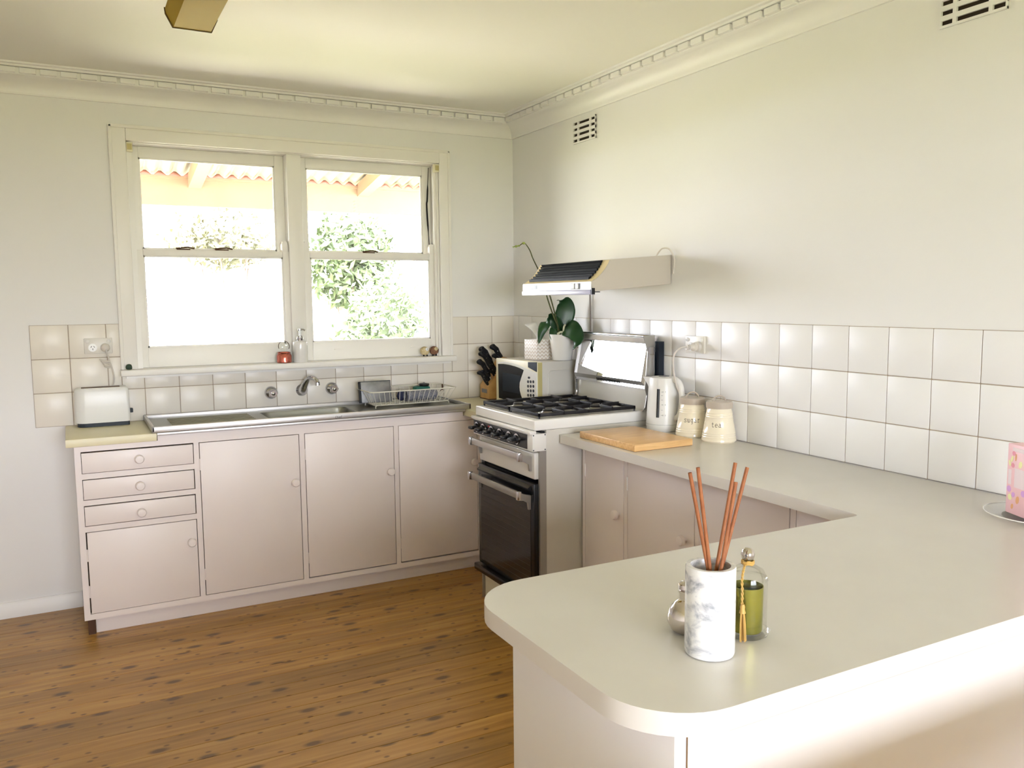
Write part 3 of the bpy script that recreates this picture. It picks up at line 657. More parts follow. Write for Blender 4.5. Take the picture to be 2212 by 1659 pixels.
# ================================================================== POWER POINTS
def gpo(name, label, loc, rz, plug_u):
    t = thing(name, label, 'power outlet', loc, rz, group='double power points')
    part('plate', 'socket', t, lambda b: b.box(-0.059, 0.059, -0.011, 0, -0.036, 0.036, bev=0.003))
    for u in (-0.044, 0.044): part('switch', 'white_plastic', t, lambda b: b.lathe([(0.0085, 0), (0.0085, 0.004), (0.006, 0.006), (0, 0.006)], 16, mtx=T((u, -0.011, 0.020)) @ ROT_FACE_Y))
    for u in (-0.024, 0.026):
        s = part('socket_face', 'white_plastic', t, lambda b: b.lathe([(0.0185, 0), (0.0185, 0.0012), (0, 0.0012)], 20, mtx=T((u, -0.011, -0.008)) @ ROT_FACE_Y))
        def holes(b):
            for dx, dz, a in ((-0.006, 0.004, 0.5), (0.006, 0.004, -0.5), (0, -0.007, 0)):
                b.box(-0.0012, 0.0012, -0.0126, -0.0121, -0.0042, 0.0042, mtx=T((u+dx, 0, -0.008+dz)) @ Matrix.Rotation(a, 4, 'Y'))
        part('pin_hole', 'black_plastic', s, holes, smooth=False)
    return t
gpo('power_outlet', 'white double power point on tiles above the toaster', (-2.2, -0.0075, 1.229), 0, 0.026)
gpo('power_outlet', 'white double power point on tiles above the kettle', (-0.0075, -1.627, 1.232), -PI/2, 0.026)
# ================================================================== SILL THINGS
ZS = 1.1135
t = thing('copper_jar', 'hammered copper jar with open clip lid on the window sill', 'jar', (-1.352, -0.031, ZS))
part('body', 'copper', t, lambda b: b.lathe([(0, 0), (0.033, 0), (0.037, 0.004), (0.0375, 0.036), (0.034, 0.044), (0.031, 0.047), (0.033, 0.052), (0.031, 0.055), (0.029, 0.052), (0.029, 0.006), (0, 0.006)], 36))
mm = T((0.008, 0.032, 0.082)) @ Matrix.Rotation(-0.12, 4, 'X')
part('lid', 'dome', t, lambda b: b.lathe([(0, -0.002), (0.022, -0.002), (0.0255, 0), (0.022, 0.003), (0, 0.004)], 28, mtx=mm @ ROT_FACE_Y))
part('wire_clip', 'dark_wood', t, lambda b: b.tube([(mm @ Vector((0.028*math.cos(a), 0, 0.028*math.sin(a)))) for a in [x*PI/14-0.5 for x in range(19)]], 0.0016, 6))
t = thing('soap_dispenser', 'white ceramic soap dispenser with clear pump on the window sill', 'soap dispenser', (-1.268, -0.029, ZS))
part('bottle', 'ceramic', t, lambda b: b.lathe([(0, 0), (0.035, 0), (0.0375, 0.004), (0.038, 0.09), (0.036, 0.103), (0.028, 0.109), (0.018, 0.111), (0, 0.111)], 36))
part('collar', 'chrome', t, lambda b: b.lathe([(0.016, 0.110), (0.017, 0.114), (0.017, 0.132), (0.013, 0.136), (0, 0.136)], 24))
part('pump', 'chrome', t, lambda b: [b.lathe([(0.006, 0.134), (0.006, 0.160), (0.010, 0.162), (0.010, 0.172), (0, 0.174)], 16), b.tube([(0.0, 0, 0.168), (0.018, -0.006, 0.168), (0.026, -0.009, 0.162)], 0.0045, 10)])
def sheep(x, y, wool, label, rz):
    t = thing('sheep_figurine', label, 'figurine', (x, y, ZS), rz, group='woolly sheep figurines')
    b = B(); bmesh.ops.create_icosphere(b.bm, subdivisions=4, radius=1.0)
    for v in b.bm.verts:
        d = v.co.normalized(); r = 1+0.05*noise.noise(d*7)+0.04*noise.noise(d*15)
        v.co = Vector((d.x*0.026*r, d.y*0.021*r, 0.030+d.z*0.0245*r))
    b.build('body', wool, t)
    part('face', 'wool_cream' if wool == 'wool_brown' else 'tissue', t, lambda b: b.sphere((0.006, -0.019, 0.040), 0.0105, 0.95, 0.55, 1.0, 14))
    part('nose', 'black_plastic', t, lambda b: [b.tube([(0.0065, -0.0252, 0.0455), (0.0065, -0.0256, 0.0385), (0.0055, -0.0252, 0.0355)], 0.0007, 5)])
    for s in (-1, 1): part('foot', 'black_plastic', t, lambda b: b.sphere((s*0.010, -0.008, 0.005), 0.0055, 1, 1.1, 0.9, 10))
sheep(-0.572, -0.012, 'wool_cream', 'cream woolly sheep figurine on the right end of the sill', 0)
sheep(-0.513, -0.004, 'wool_brown', 'brown woolly sheep figurine at the right end of the sill', -0.1)
o = B(); bmesh.ops.create_icosphere(o.bm, subdivisions=2, radius=0.016)
for v in o.bm.verts: v.co = Vector((v.co.x, v.co.y*0.8, max(-0.012, v.co.z)*0.95+0.012)) + 0.003*Vector((noise.noise(v.co*90), 0, 0))
o = o.build('green_stone', 'green_thing', None, smooth=False); o.location = (-2.077, -0.045, ZS); tag(o, 'small dark green stone on the left end of the window sill', 'stone')
# ================================================================== KNIFE BLOCK
kb = thing('knife_block', 'pale wooden knife block in the corner behind the microwave', 'knife block', (-0.16, -0.115, ZW))
def kbf(b): b.prism([(-0.095, 0.004), (0.06, 0.004), (0.06, 0.21), (0.02, 0.235), (-0.095, 0.078)], 'y', -0.055, 0.055)
part('block', 'block_wood', kb, kbf, smooth=False)
part('base', 'dark_wood', kb, lambda b: b.box(-0.097, 0.062, -0.057, 0.057, 0, 0.005), smooth=False)
part('plate_label', 'slate', kb, lambda b: b.box(-0.0965, -0.095, -0.030, 0.035, 0.036, 0.058), smooth=False)
kd = Vector((-0.50, -0.02, 0.866)).normalized()
def knife(tip, L, w, label):
    tip = Vector(tip); t = thing('kitchen_knife', label, 'knife', tip-kd*L, group='knives in the block')
    sy = Vector((0, 1, 0)); n_ = kd.cross(sy).normalized()
    def hf(b):
        pr = [(0, 0.55), (0.12, 0.8), (0.3, 1.0), (0.5, 0.85), (0.7, 1.0), (0.88, 1.15), (0.97, 1.0), (1.0, 0.6)]
        rings = []
        for f, s in pr:
            c = kd*L*f + n_*(0.012*math.sin(f*PI*0.5)*(f > 0.8))
            rings.append([b.bm.verts.new(c+(sy*math.cos(a)*0.0115+n_*math.sin(a)*w*1.3)*s) for a in [2*PI*k/10 for k in range(10)]])
        for A, C in zip(rings, rings[1:]):
            for k in range(10): b.bm.faces.new((A[k], A[(k+1) % 10], C[(k+1) % 10], C[k]))
        b.bm.faces.new(rings[0]); b.bm.faces.new(rings[-1][::-1])
    part('handle', 'black_plastic', t, hf)
    part('blade', 'steel', t, lambda b: b.tube([kd*(-0.03), kd*0.004], 0.004, 6))
    for f in (0.25, 0.6): part('rivet', 'chrome', t, lambda b: b.sphere(tuple(kd*L*f+sy*(-0.0085)), 0.0028, n=8))
for tip, L, w, lb in (((-0.193, -0.105, 1.176), 0.125, 0.013, 'tallest black handled knife at the right of the knife block'), ((-0.262, -0.105, 1.165), 0.13, 0.013, 'tall black handled knife near the middle of the knife block'),
    ((-0.287, -0.15, 1.143), 0.125, 0.012, 'black handled knife leaning out furthest left in the upper row of the block'), ((-0.298, -0.15, 1.097), 0.12, 0.012, 'black handled knife second from top on the left side of the block'),
    ((-0.2, -0.14, 1.125), 0.10, 0.010, 'shorter black handled knife under the tallest one'), ((-0.302, -0.155, 1.034), 0.10, 0.009, 'small steak knife lowest left in the knife block'),
    ((-0.268, -0.13, 1.035), 0.10, 0.009, 'small steak knife in the middle of the low row of the block'), ((-0.232, -0.155, 1.04), 0.10, 0.009, 'small steak knife nearest the microwave in the low row'), ((-0.245, -0.14, 1.105), 0.12, 0.011, 'black handled knife in the middle of the block behind the others')):
    knife(tip, L, w, lb)
# ================================================================== MICROWAVE
ang = math.atan2(-0.376, 0.038)
mw = thing('microwave', 'white microwave with dark window beside the stove', 'microwave', (-0.319, -0.387, ZW), ang)
# local: +x along the front to the right, +y into the depth, z up
MWW, MWD, MWB, MWT = 0.378, 0.262, 0.014, 0.252
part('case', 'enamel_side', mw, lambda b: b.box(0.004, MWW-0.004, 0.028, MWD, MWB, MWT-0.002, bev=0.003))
part('front_housing', 'cream_plastic', mw, lambda b: b.box(0, MWW, 0.0, 0.03, MWB-0.004, MWT, bev=0.004))
part('housing_strip', 'beige_plastic', mw, lambda b: b.box(MWW-0.004, MWW+0.0008, 0.004, 0.0305, MWB, MWT-0.004), smooth=False)
for X in (0.03, MWW-0.03):
    for Y in (0.04, MWD-0.03): part('foot', 'rubber', mw, lambda b: b.lathe([(0.012, 0), (0.012, MWB), (0, MWB)], 14, (X, Y, 0)))
def mp(X, Y):
    f = (X-565)/(1260-565); top = 750+85*f; bot = 1490+75*f
    u = f*MWW; return (u, MWT-(MWT-MWB)*(Y-top)/(bot-top))
def flat(name, m, parent, pts, y0, y1, **k):
    return part(name, m, parent, lambda b: b.prism([mp(*q) for q in pts], 'y', y0, y1), **k)
win = [(612, 850)] + [(700, 852), (800, 868), (900, 893), (1000, 930), (1055, 958), (1040, 1010), (1010, 1080), (990, 1150), (984, 1220), (992, 1290), (1012, 1360), (1040, 1420), (1062, 1490), (950, 1478), (800, 1452), (620, 1412)]
flat('door_glass', 'black_enamel', mw, win, -0.003, 0.004, smooth=False)
wi = [(690, 985), (1000, 1045), (1000, 1080), (968, 1220), (985, 1330), (690, 1290)]
flat('door_mesh', 'dark_blue_black', mw, wi, -0.0036, -0.0025, smooth=False)
arc = [(612, 822), (720, 815), (840, 835), (960, 872), (1060, 915), (1150, 955), (1255, 1000), (1255, 1025), (1150, 985), (1060, 955), (960, 905), (850, 868), (720, 846), (612, 848)]
flat('door_trim', 'white_plastic', mw, arc, -0.005, 0.004)
pan = [(1062, 950), (1150, 975), (1256, 1015), (1258, 1548), (1160, 1535), (1062, 1515), (1040, 1425), (1010, 1350), (992, 1280), (986, 1220), (992, 1150), (1015, 1080)]
flat('control_panel', 'white_plastic', mw, pan, -0.0055, 0.004)
flat('display', 'dark_blue_black', mw, [(1122, 832), (1256, 838), (1256, 985), (1122, 910)], -0.003, 0.004, smooth=False)
for X in (1130, 1172, 1215):
    for Y in (1125, 1195, 1265, 1335):
        u, z = mp(X, Y+10); part('button', 'print_dark', mw, lambda b: b.lathe([(0.0075, 0), (0.0075, 0.002), (0, 0.0022)], 12, mtx=T((u, -0.005, z)) @ ROT_FACE_Y))
u, z = mp(1145, 1072); part('button', 'print_dark', mw, lambda b: b.lathe([(0.0095, 0), (0.0095, 0.002), (0, 0.002)], 12, mtx=T((u, -0.005, z)) @ ROT_FACE_Y @ Matrix.Diagonal((1, 0.6, 1, 1))))
for pts in ([(1122, 1405), (1165, 1388), (1165, 1432)], [(1185, 1388), (1185, 1440), (1232, 1420)]): flat('button', 'print_dark', mw, pts, -0.007, -0.005, smooth=False)
part('side_emboss', 'enamel_side', mw, lambda b: b.tube([(MWW-0.0035, 0.07, 0.03), (MWW-0.0035, 0.07, 0.19), (MWW-0.0035, 0.085, 0.205), (MWW-0.0035, 0.2, 0.205)], 0.003, 8))
ZM = ZW+MWT
t = thing('tissue_box', 'square tissue box with chevron pattern on the microwave', 'tissue box', (-0.228, -0.538, ZM), ang)
part('carton', 'chevron_card', t, lambda b: b.box(0, 0.112, 0, 0.095, 0.0, 0.102, bev=0.001))
part('slot_film', 'tissue', t, lambda b: b.lathe([(0.03, 0), (0.03, 0.0012), (0, 0.0012)], 20, (0.056, 0.05, 0.102), sy=0.6))
def tiss(b):
    b.grid(lambda u, v: (0.056-0.075*v*v-0.012*(u-0.5)+0.02*math.sin(u*5)*(1-v), 0.05+(u-0.5)*(0.02+0.06*v), 0.103+0.075*v+0.012*u*v), 10, 10)
    b.grid(lambda u, v: (0.058+0.035*v-0.01*math.sin(u*6)*(1-v)+0.02*u*v, 0.05+(u-0.5)*(0.02+0.04*v), 0.103+0.07*v*(1-0.5*(u-0.2)**2)), 10, 10)
part('tissue_sheet', 'tissue', t, tiss, solid=0.0006)
# ================================================================== ORCHID
orc = thing('potted_orchid', 'orchid with broad dark leaves in a white pot on the microwave', 'potted plant', (-0.105, -0.712, ZM))
part('pot', 'ceramic', orc, lambda b: b.lathe([(0, 0), (0.046, 0), (0.049, 0.004), (0.058, 0.07), (0.066, 0.132), (0.062, 0.132), (0.056, 0.08), (0.05, 0.07), (0, 0.07)], 40))
part('bark', 'dark_wood', orc, lambda b: b.lathe([(0.059, 0.116), (0.04, 0.122), (0, 0.124)], 20))
def leafm(name, pts, wid, fold=0.25, side=(0, 1, 0), roll=0.0):
    C = catmull(pts, 6); n = len(C)
    def f(u, v):
        x = u*(n-1); i = min(int(x), n-2); q = C[i].lerp(C[i+1], x-i)
        t = (C[min(i+1, n-1)]-C[max(i-1, 0)]).normalized(); s = Vector(side); s = (s-t*s.dot(t)).normalized(); nn = t.cross(s)
        s = math.cos(roll)*s+math.sin(roll)*nn; nn = t.cross(s)
        w = wid*(math.sin(PI*min(1, (0.10+0.90*u)**0.85))**0.75 if u < 1 else 0.02); k = (v-0.5)*2
        return q+s*w*k+nn*abs(k)**1.5*w*fold
    part(name, 'leaf', orc, lambda b: b.grid(f, 26, 10), solid=0.002)
r_ = Vector((0.883, -0.468, 0))
tcm = Vector((-0.526, -0.85, 0))
def pol(L): return [r_*a+tcm*b_+Vector((0, 0, z)) for a, b_, z in L]
leafm('leaf', pol([(-0.01, 0, 0.13), (0.006, 0.0, 0.20), (0.020, 0.0, 0.255), (0.010, 0.012, 0.298), (-0.026, 0.03, 0.302)]), 0.050, 0.10, r_)
leafm('leaf', pol([(0.0, 0, 0.125), (0.018, 0.05, 0.163), (0.052, 0.10, 0.158), (0.078, 0.122, 0.112), (0.054, 0.128, 0.060)]), 0.046, -0.15, r_*0.5+Vector((0, 0, 0.8)))
leafm('leaf', pol([(0.0, 0.0, 0.13), (-0.035, 0.01, 0.195), (-0.072, 0.02, 0.205), (-0.100, 0.03, 0.155), (-0.118, 0.03, 0.085)]), 0.034, -0.25, r_*0.7+Vector((0, 0, 0.6)))
leafm('leaf', pol([(0, 0.0, 0.13), (-0.012, -0.02, 0.17), (-0.020, -0.03, 0.215), (-0.03, -0.02, 0.235)]), 0.036, -0.2, r_)
leafm('leaf', pol([(-0.01, 0.0, 0.13), (-0.03, 0.01, 0.16), (-0.045, 0.02, 0.13), (-0.05, 0.03, 0.10)]), 0.026, -0.2, r_)
y_ = -0.03
st1 = catmull([(-0.02, 0, 0.125), (-0.045, y_, 0.18), (-0.066, y_, 0.22), (-0.105, y_, 0.32), (-0.125, y_, 0.40), (-0.156, y_, 0.458), (-0.185, y_, 0.51), (-0.200, y_, 0.545), (-0.219, y_, 0.572), (-0.235, y_, 0.583), (-0.262, y_, 0.568), (-0.294, y_, 0.562)], 5)
part('flower_stem', 'stem', orc, lambda b: b.tube(st1, [0.0042-0.0024*i/len(st1) for i in range(len(st1))], 8))
part('flower_stem', 'stem', orc, lambda b: b.tube(catmull([(-0.01, 0, 0.125), (-0.055, y_, 0.22), (-0.09, y_, 0.33), (-0.138, y_, 0.452), (-0.139, y_, 0.464)], 5), 0.0036, 8))
for x, z, r in ((-0.235, 0.581, 0.007), (-0.262, 0.568, 0.005), (-0.277, 0.565, 0.0065), (-0.292, 0.562, 0.0035)): part('bud', 'bud', orc, lambda b: b.sphere((x, y_, z), r, 1.3, 1, 0.9, 10))
for pts in ([(-0.01, -0.02, 0.12), (-0.03, -0.045, 0.145), (-0.052, -0.04, 0.135)], [(0.0, -0.02, 0.12), (0.01, -0.05, 0.15), (0.022, -0.06, 0.128)], [(-0.012, -0.03, 0.12), (-0.02, -0.05, 0.165), (-0.01, -0.045, 0.18)]):
    part('aerial_root', 'root', orc, lambda b: b.tube(catmull(pts, 5), 0.005, 8))
# ================================================================== STOVE
sv = thing('gas_stove', 'white freestanding gas stove with mirror lid raised against the wall', 'stove', (-0.625, -1.385, 0))
def X(x): return x+0.625
def Y(y): return y+1.385
yl, yr = -0.822, -1.385
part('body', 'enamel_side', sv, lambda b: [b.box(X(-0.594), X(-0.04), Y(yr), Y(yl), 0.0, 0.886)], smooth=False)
part('front_frame', 'metal_grey', sv, lambda b: [b.box(X(-0.626), X(-0.594), Y(yr), Y(yr)+0.012, 0.0, 0.805), b.box(X(-0.626), X(-0.594), Y(yl)-0.012, Y(yl), 0.0, 0.805)], smooth=False)
part('front_back', 'black_enamel', sv, lambda b: b.box(X(-0.61), X(-0.594), Y(yr)+0.012, Y(yl)-0.012, 0.14, 0.88), smooth=False)
part('toe_panel', 'cream_plastic', sv, lambda b: b.box(X(-0.615), X(-0.6), Y(yr)+0.012, Y(yl)-0.012, 0.005, 0.143), smooth=False)
def hob(b):
    x0, x1, y0, y1 = X(-0.65), X(-0.045), Y(yr), Y(yl)
    b.box(x0, x1, y0, y1, 0.886, 0.931, bev=0.006, seg=3)
part('hob', 'enamel', sv, hob)
part('hob_well', 'metal_grey', sv, lambda b: b.box(X(-0.625), X(-0.115), Y(yr)+0.022, Y(yl)-0.022, 0.9305, 0.9318, bev=0.0004), smooth=False)
part('ledge', 'enamel', sv, lambda b: b.box(X(-0.672), X(-0.64), Y(yr), Y(yl)+0.004, 0.872, 0.886, bev=0.004))
def burner(x, y, r):
    t = part('burner', 'metal_grey', sv, lambda b: b.lathe([(0, 0.9315), (r+0.014, 0.9315), (r+0.012, 0.936), (r, 0.938), (r*0.9, 0.944), (0, 0.944)], 28, (X(x), Y(y), 0)))
    part('cap', 'cast_iron', t, lambda b: b.lathe([(0, 0.9435), (r*0.78, 0.9435), (r*0.8, 0.948), (r*0.7, 0.9515), (0, 0.9515)], 24, (X(x), Y(y), 0)))
ym = (yl+yr)/2
for x, r in ((-0.495, 0.034), (-0.245, 0.042)):
    for y in (ym+0.135, ym-0.135): burner(x, y, r)
def trivet(y0, y1):
    b = B(); xa, xb = X(-0.618), X(-0.125); ya, yb = Y(y0), Y(y1); z0, z1 = 0.932, 0.954
    for x in (xa, xb-0.009, (xa+xb)/2-0.0045): b.box(x, x+0.009, ya, yb, z0+0.008, z1, bev=0.0015)
    for y in (ya, yb-0.009): b.box(xa, xb, y, y+0.009, z0+0.008, z1, bev=0.0015)
    for cx in ((xa*3+xb)/4, (xa+xb*3)/4):
        cy = (ya+yb)/2; h = 0.083; hx = (xb-xa)/4
        for s in (-1, 1):
            b.box(cx-0.004, cx+0.004, cy+s*0.034, cy+s*(yb-ya)/2, z0+0.010, z1+0.005, bev=0.0015)
            b.box(cx+s*0.034, cx+s*hx, cy-0.004, cy+0.004, z0+0.010, z1+0.005, bev=0.0015)
    for x in (xa+0.004, xb-0.004):
        for y in (ya+0.004, yb-0.004): b.tube([(x, y, z0-0.0005), (x, y, z0+0.012)], 0.004, 6)
    b.build('trivet', 'cast_iron', sv)
trivet(yr+0.02, ym-0.004); trivet(ym+0.004, yl-0.02)
cp = part('control_panel', 'enamel', sv, lambda b: b.box(X(-0.66), X(-0.594), Y(yr)-0.001, Y(yl)+0.003, 0.800, 0.873, bev=0.002))
part('panel_face', 'black_enamel', cp, lambda b: b.box(X(-0.6615), X(-0.66), Y(-1.342), Y(yl)-0.002, 0.806, 0.867), smooth=False)
for sy_, sz_ in ((-0.012, 0.868), (-0.012, 0.806)):
    part('screw', 'rubber', cp, lambda b: b.sphere((X(-0.655), Y(yr)-0.001, sz_), 0.003, 1, 0.5, 1, 8)); part('screw', 'rubber', cp, lambda b: b.sphere((X(-0.60), Y(yr)-0.001, sz_), 0.003, 1, 0.5, 1, 8))
part('indicator', 'red_light', cp, lambda b: b.box(X(-0.663), X(-0.66), Y(-0.995), Y(-0.98), 0.852, 0.858), smooth=False)
for y in (-0.862, -0.928, -1.012, -1.094, -1.182, -1.252):
    k = part('knob', 'black_plastic', sv, lambda b: [b.lathe([(0, 0), (0.019, 0), (0.018, 0.008), (0.012, 0.010), (0, 0.010)], 24, mtx=T((X(-0.664), Y(y), 0.835)) @ ROT_FACE_X), b.box(X(-0.702), X(-0.668), Y(y)-0.017, Y(y)+0.017, 0.8275, 0.8425, bev=0.006, mtx=None)])
    part('knob_skirt', 'chrome', k, lambda b: b.lathe([(0.0235, 0), (0.0235, 0.003), (0.0175, 0.004), (0, 0.004)], 28, mtx=T((X(-0.6615), Y(y), 0.836)) @ ROT_FACE_X))
def handle(parent, z, xf, y0, y1, metal):
    h = part('handle', metal, parent, lambda b: b.box(X(xf-0.058), X(xf-0.047), Y(y1)+0.02, Y(y0)-0.02, z-0.006, z+0.024, bev=0.003))
    for y in (y0-0.006, y1+0.006):
        def br(b): b.prism([(X(xf), z-0.055), (X(xf), z+0.006), (X(xf-0.03), z+0.012), (X(xf-0.062), z+0.028), (X(xf-0.062), z-0.010), (X(xf-0.035), z-0.014), (X(xf-0.014), z-0.026), (X(xf-0.010), z-0.055)], 'y', Y(y)-0.006, Y(y)+0.006)
        part('handle_bracket', 'metal_grey', h, br)
        part('end_cap', 'chrome', h, lambda b: b.box(X(xf-0.064), X(xf-0.046), Y(y)-0.009, Y(y)+0.009, z-0.009, z+0.027, bev=0.002))
gd = part('grill_door', 'enamel', sv, lambda b: b.box(X(-0.645), X(-0.61), Y(-1.373), Y(-0.850), 0.679, 0.792, bev=0.006, seg=3))
handle(gd, 0.768, -0.645, -0.868, -1.352, 'steel')
od = part('oven_door', 'black_enamel', sv, lambda b: b.box(X(-0.648), X(-0.612), Y(-1.374), Y(-0.838), 0.184, 0.662, bev=0.004))
part('oven_window', 'oven_glass', od, lambda b: b.box(X(-0.6495), X(-0.648), Y(-1.345), Y(-0.868), 0.206, 0.600), smooth=False)
part('rack_print', 'rack_line', od, lambda b: [b.box(X(-0.65), X(-0.6494), Y(-1.338), Y(-0.876), z, z+0.0008) for z in [0.225+0.0265*i for i in range(14)]], smooth=False)
part('air_lip', 'black_plastic', od, lambda b: b.prism([(X(-0.648), 0.630), (X(-0.648), 0.652), (X(-0.664), 0.640), (X(-0.664), 0.634)], 'y', Y(-1.35), Y(-0.86)))
handle(od, 0.604, -0.648, -0.862, -1.348, 'metal_grey')
part('door_shelf', 'black_enamel', sv, lambda b: b.box(X(-0.668), X(-0.6), Y(yr)+0.013, Y(yl)+0.002, 0.146, 0.178, bev=0.006))
# raised lid with mirror face
lid = thing('lid_axis', '', None); bpy.data.objects.remove(lid)
LB, LT = Vector((-0.100, 0, 1.030)), Vector((-0.055, 0, 1.262))   # bottom and top edge of the lid face
vv = (LT-LB); LH = vv.length; vv.normalize(); ny = Vector((0, -1, 0)); nn = vv.cross(ny); nn = nn if nn.x < 0 else -nn
LY0, LY1 = -0.802, -1.392; LW = LY0-LY1
def LP(u, v, w):
    q = LB+vv*v+Vector((0, LY0-u, 0))+nn*w; return (X(q.x), Y(q.y), q.z)
def quadbox(b, u0, u1, v0, v1, w0, w1):
    vs = [b.bm.verts.new(LP(u, v, w)) for u, v, w in ((u0, v0, w0), (u1, v0, w0), (u1, v1, w0), (u0, v1, w0), (u0, v0, w1), (u1, v0, w1), (u1, v1, w1), (u0, v1, w1))]
    for q in ((3, 2, 1, 0), (4, 5, 6, 7), (0, 1, 5, 4), (1, 2, 6, 5), (2, 3, 7, 6), (3, 0, 4, 7)): b.bm.faces.new([vs[i] for i in q])
ld = part('lid', 'chrome', sv, lambda b: quadbox(b, 0.002, LW-0.002, 0.0, LH, -0.028, -0.012), smooth=False)
part('lid_mirror', 'mirror', ld, lambda b: quadbox(b, 0.012, LW-0.02, 0.028, LH-0.038, -0.0125, -0.006), smooth=False)
def lidframe(b):
    O = [(0, 0, -0.022), (LW, 0, -0.022), (LW, LH, -0.012), (0, LH, -0.012)]; I = [(0.012, 0.030, 0.002), (LW-0.028, 0.030, 0.002), (LW-0.028, LH-0.036, 0.002), (0.012, LH-0.036, 0.002)]
    K = [(u, v, -0.007) for u, v, w in I]
    a = [b.bm.verts.new(LP(*q)) for q in O]; c = [b.bm.verts.new(LP(*q)) for q in I]; d = [b.bm.verts.new(LP(*q)) for q in K]
    for i in range(4):
        j = (i+1) % 4; b.bm.faces.new((a[i], a[j], c[j], c[i])); b.bm.faces.new((c[i], c[j], d[j], d[i]))
part('lid_frame', 'steel', ld, lidframe, smooth=False)
part('lid_top_rail', 'chrome', ld, lambda b: b.tube([LP(0.004, LH-0.004, -0.012), LP(LW-0.03, LH-0.004, -0.012)], 0.008, 12))
def slots(b):
    for i in range(15):
        u = 0.20+i*0.013
        b.tube([LP(u, 0.006, -0.0165), LP(u+0.006, 0.02, -0.005)], 0.003, 6)
part('vent_slots', 'black_plastic', ld, slots)
part('splash_panel', 'enamel', sv, lambda b: b.box(X(-0.078), X(-0.05), Y(-1.384), Y(-0.81), 0.93, 1.045, bev=0.004))
part('lid_bracket', 'metal_grey', sv, lambda b: b.prism([(X(-0.108), 1.262), (X(-0.047), 1.264), (X(-0.045), 0.931), (X(-0.112), 0.931), (X(-0.098), 0.945), (X(-0.088), 1.0), (X(-0.098), 1.035), (X(-0.085), 1.195)], 'y', Y(-1.3925), Y(-1.3975)), smooth=False)
part('bracket_strap', 'chrome', sv, lambda b: b.box(X(-0.078), X(-0.050), Y(-1.401), Y(-1.3975), 1.0, 1.212), smooth=False)
part('lid_stay', 'chrome', sv, lambda b: b.tube(catmull([(X(-0.085), Y(-0.812), 1.04), (X(-0.083), Y(-0.812), 1.0), (X(-0.083), Y(-0.814), 0.955), (X(-0.10), Y(-0.826), 0.937), (X(-0.118), Y(-0.835), 0.933)], 6), 0.006, 10))
part('back_cover', 'dark_blue_black', sv, lambda b: b.box(X(-0.040), X(-0.012), Y(-1.418), Y(-0.83), 0.96, 1.236), smooth=False)
o = B(); o.tube([(-0.011, -0.832, 0.9), (-0.011, -0.832, 1.26), (-0.010, -0.824, 1.49)], 0.0038, 10); o = o.build('gas_pipe', 'pipe_grey', None); tag(o, 'thin grey pipe on the wall from behind the stove lid up to the hood', 'pipe')
# ================================================================== RANGE HOOD
hd = thing('range_hood', 'white range hood with black louvres on the wall above the stove', 'range hood', (0, -1.447, 1.45))
HZ = 1.45; HY = -1.447
curve = [(-0.411, 1.497), (-0.384, 1.512), (-0.361, 1.531), (-0.343, 1.550), (-0.329, 1.569), (-0.320, 1.586)]
hp = [(-0.004, 1.487), (-0.402, 1.456), (-0.410, 1.462)] + curve + [(-0.30, 1.589), (-0.004, 1.611)]
part('shell', 'hood_cream', hd, lambda b: b.prism([(x, z-HZ) for x, z in hp], 'y', 0.002, 0.580), angle=25)
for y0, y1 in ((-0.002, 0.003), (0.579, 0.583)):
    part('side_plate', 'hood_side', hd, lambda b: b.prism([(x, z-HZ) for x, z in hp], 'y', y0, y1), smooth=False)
part('front_strip', 'white_plastic', hd, lambda b: b.box(-0.4145, -0.408, 0.0, 0.581, 1.463-HZ, 1.497-HZ, bev=0.001), smooth=False)
part('visor', 'visor', hd, lambda b: b.box(-0.419, -0.395, -0.001, 0.582, 1.443-HZ, 1.463-HZ, bev=0.002))
part('visor_end', 'black_plastic', hd, lambda b: [b.box(-0.416, -0.400, -0.008, -0.001, 1.444-HZ, 1.47-HZ), b.box(-0.40, -0.375, -0.008, -0.002, 1.452-HZ, 1.456-HZ)], smooth=False)
part('top_strip', 'white_plastic', hd, lambda b: b.prism([(-0.322, 1.583-HZ), (-0.30, 1.591-HZ), (-0.29, 1.592-HZ), (-0.29, 1.585-HZ)], 'y', 0.0, 0.581), smooth=False)
cv = [Vector((x, 0, z)) for x, z in [(-0.398, 1.505)] + curve[1:]]
part('louvre_back', 'louvre_black', hd, lambda b: [b.bm.faces.new([b.bm.verts.new((q[0]-0.001*1, yy, q[2]+0.001-HZ)) for q, yy in ((p0, 0.05), (p0, 0.545), (p1, 0.545), (p1, 0.05))]) for p0, p1 in zip(cv[0:-1], cv[1:])], smooth=False)
for i in range(8):
    f = (i+0.4)/8*(len(cv)-1)*0.98; j = min(int(f), len(cv)-2); q = cv[j].lerp(cv[j+1], f-j); tg = (cv[j+1]-cv[j]).normalized(); nr = Vector((-tg.z, 0, tg.x))
    def sl(b):
        a0 = q+nr*0.001-tg*0.004; a1 = q+nr*0.010+tg*0.001; a2 = q+nr*0.010+tg*0.004; a3 = q+nr*0.001+tg*0.003
        b.prism([(a.x, a.z-HZ) for a in (a0, a1, a2, a3)], 'y', 0.042+0.001*i, 0.548)
    part('louvre', 'louvre_black', hd, sl, smooth=False)
sw = part('switch_plate', 'black_plastic', hd, lambda b: b.box(-0.416, -0.4145, -1.365-HY, -1.292-HY, 1.466-HZ, 1.492-HZ), smooth=False)
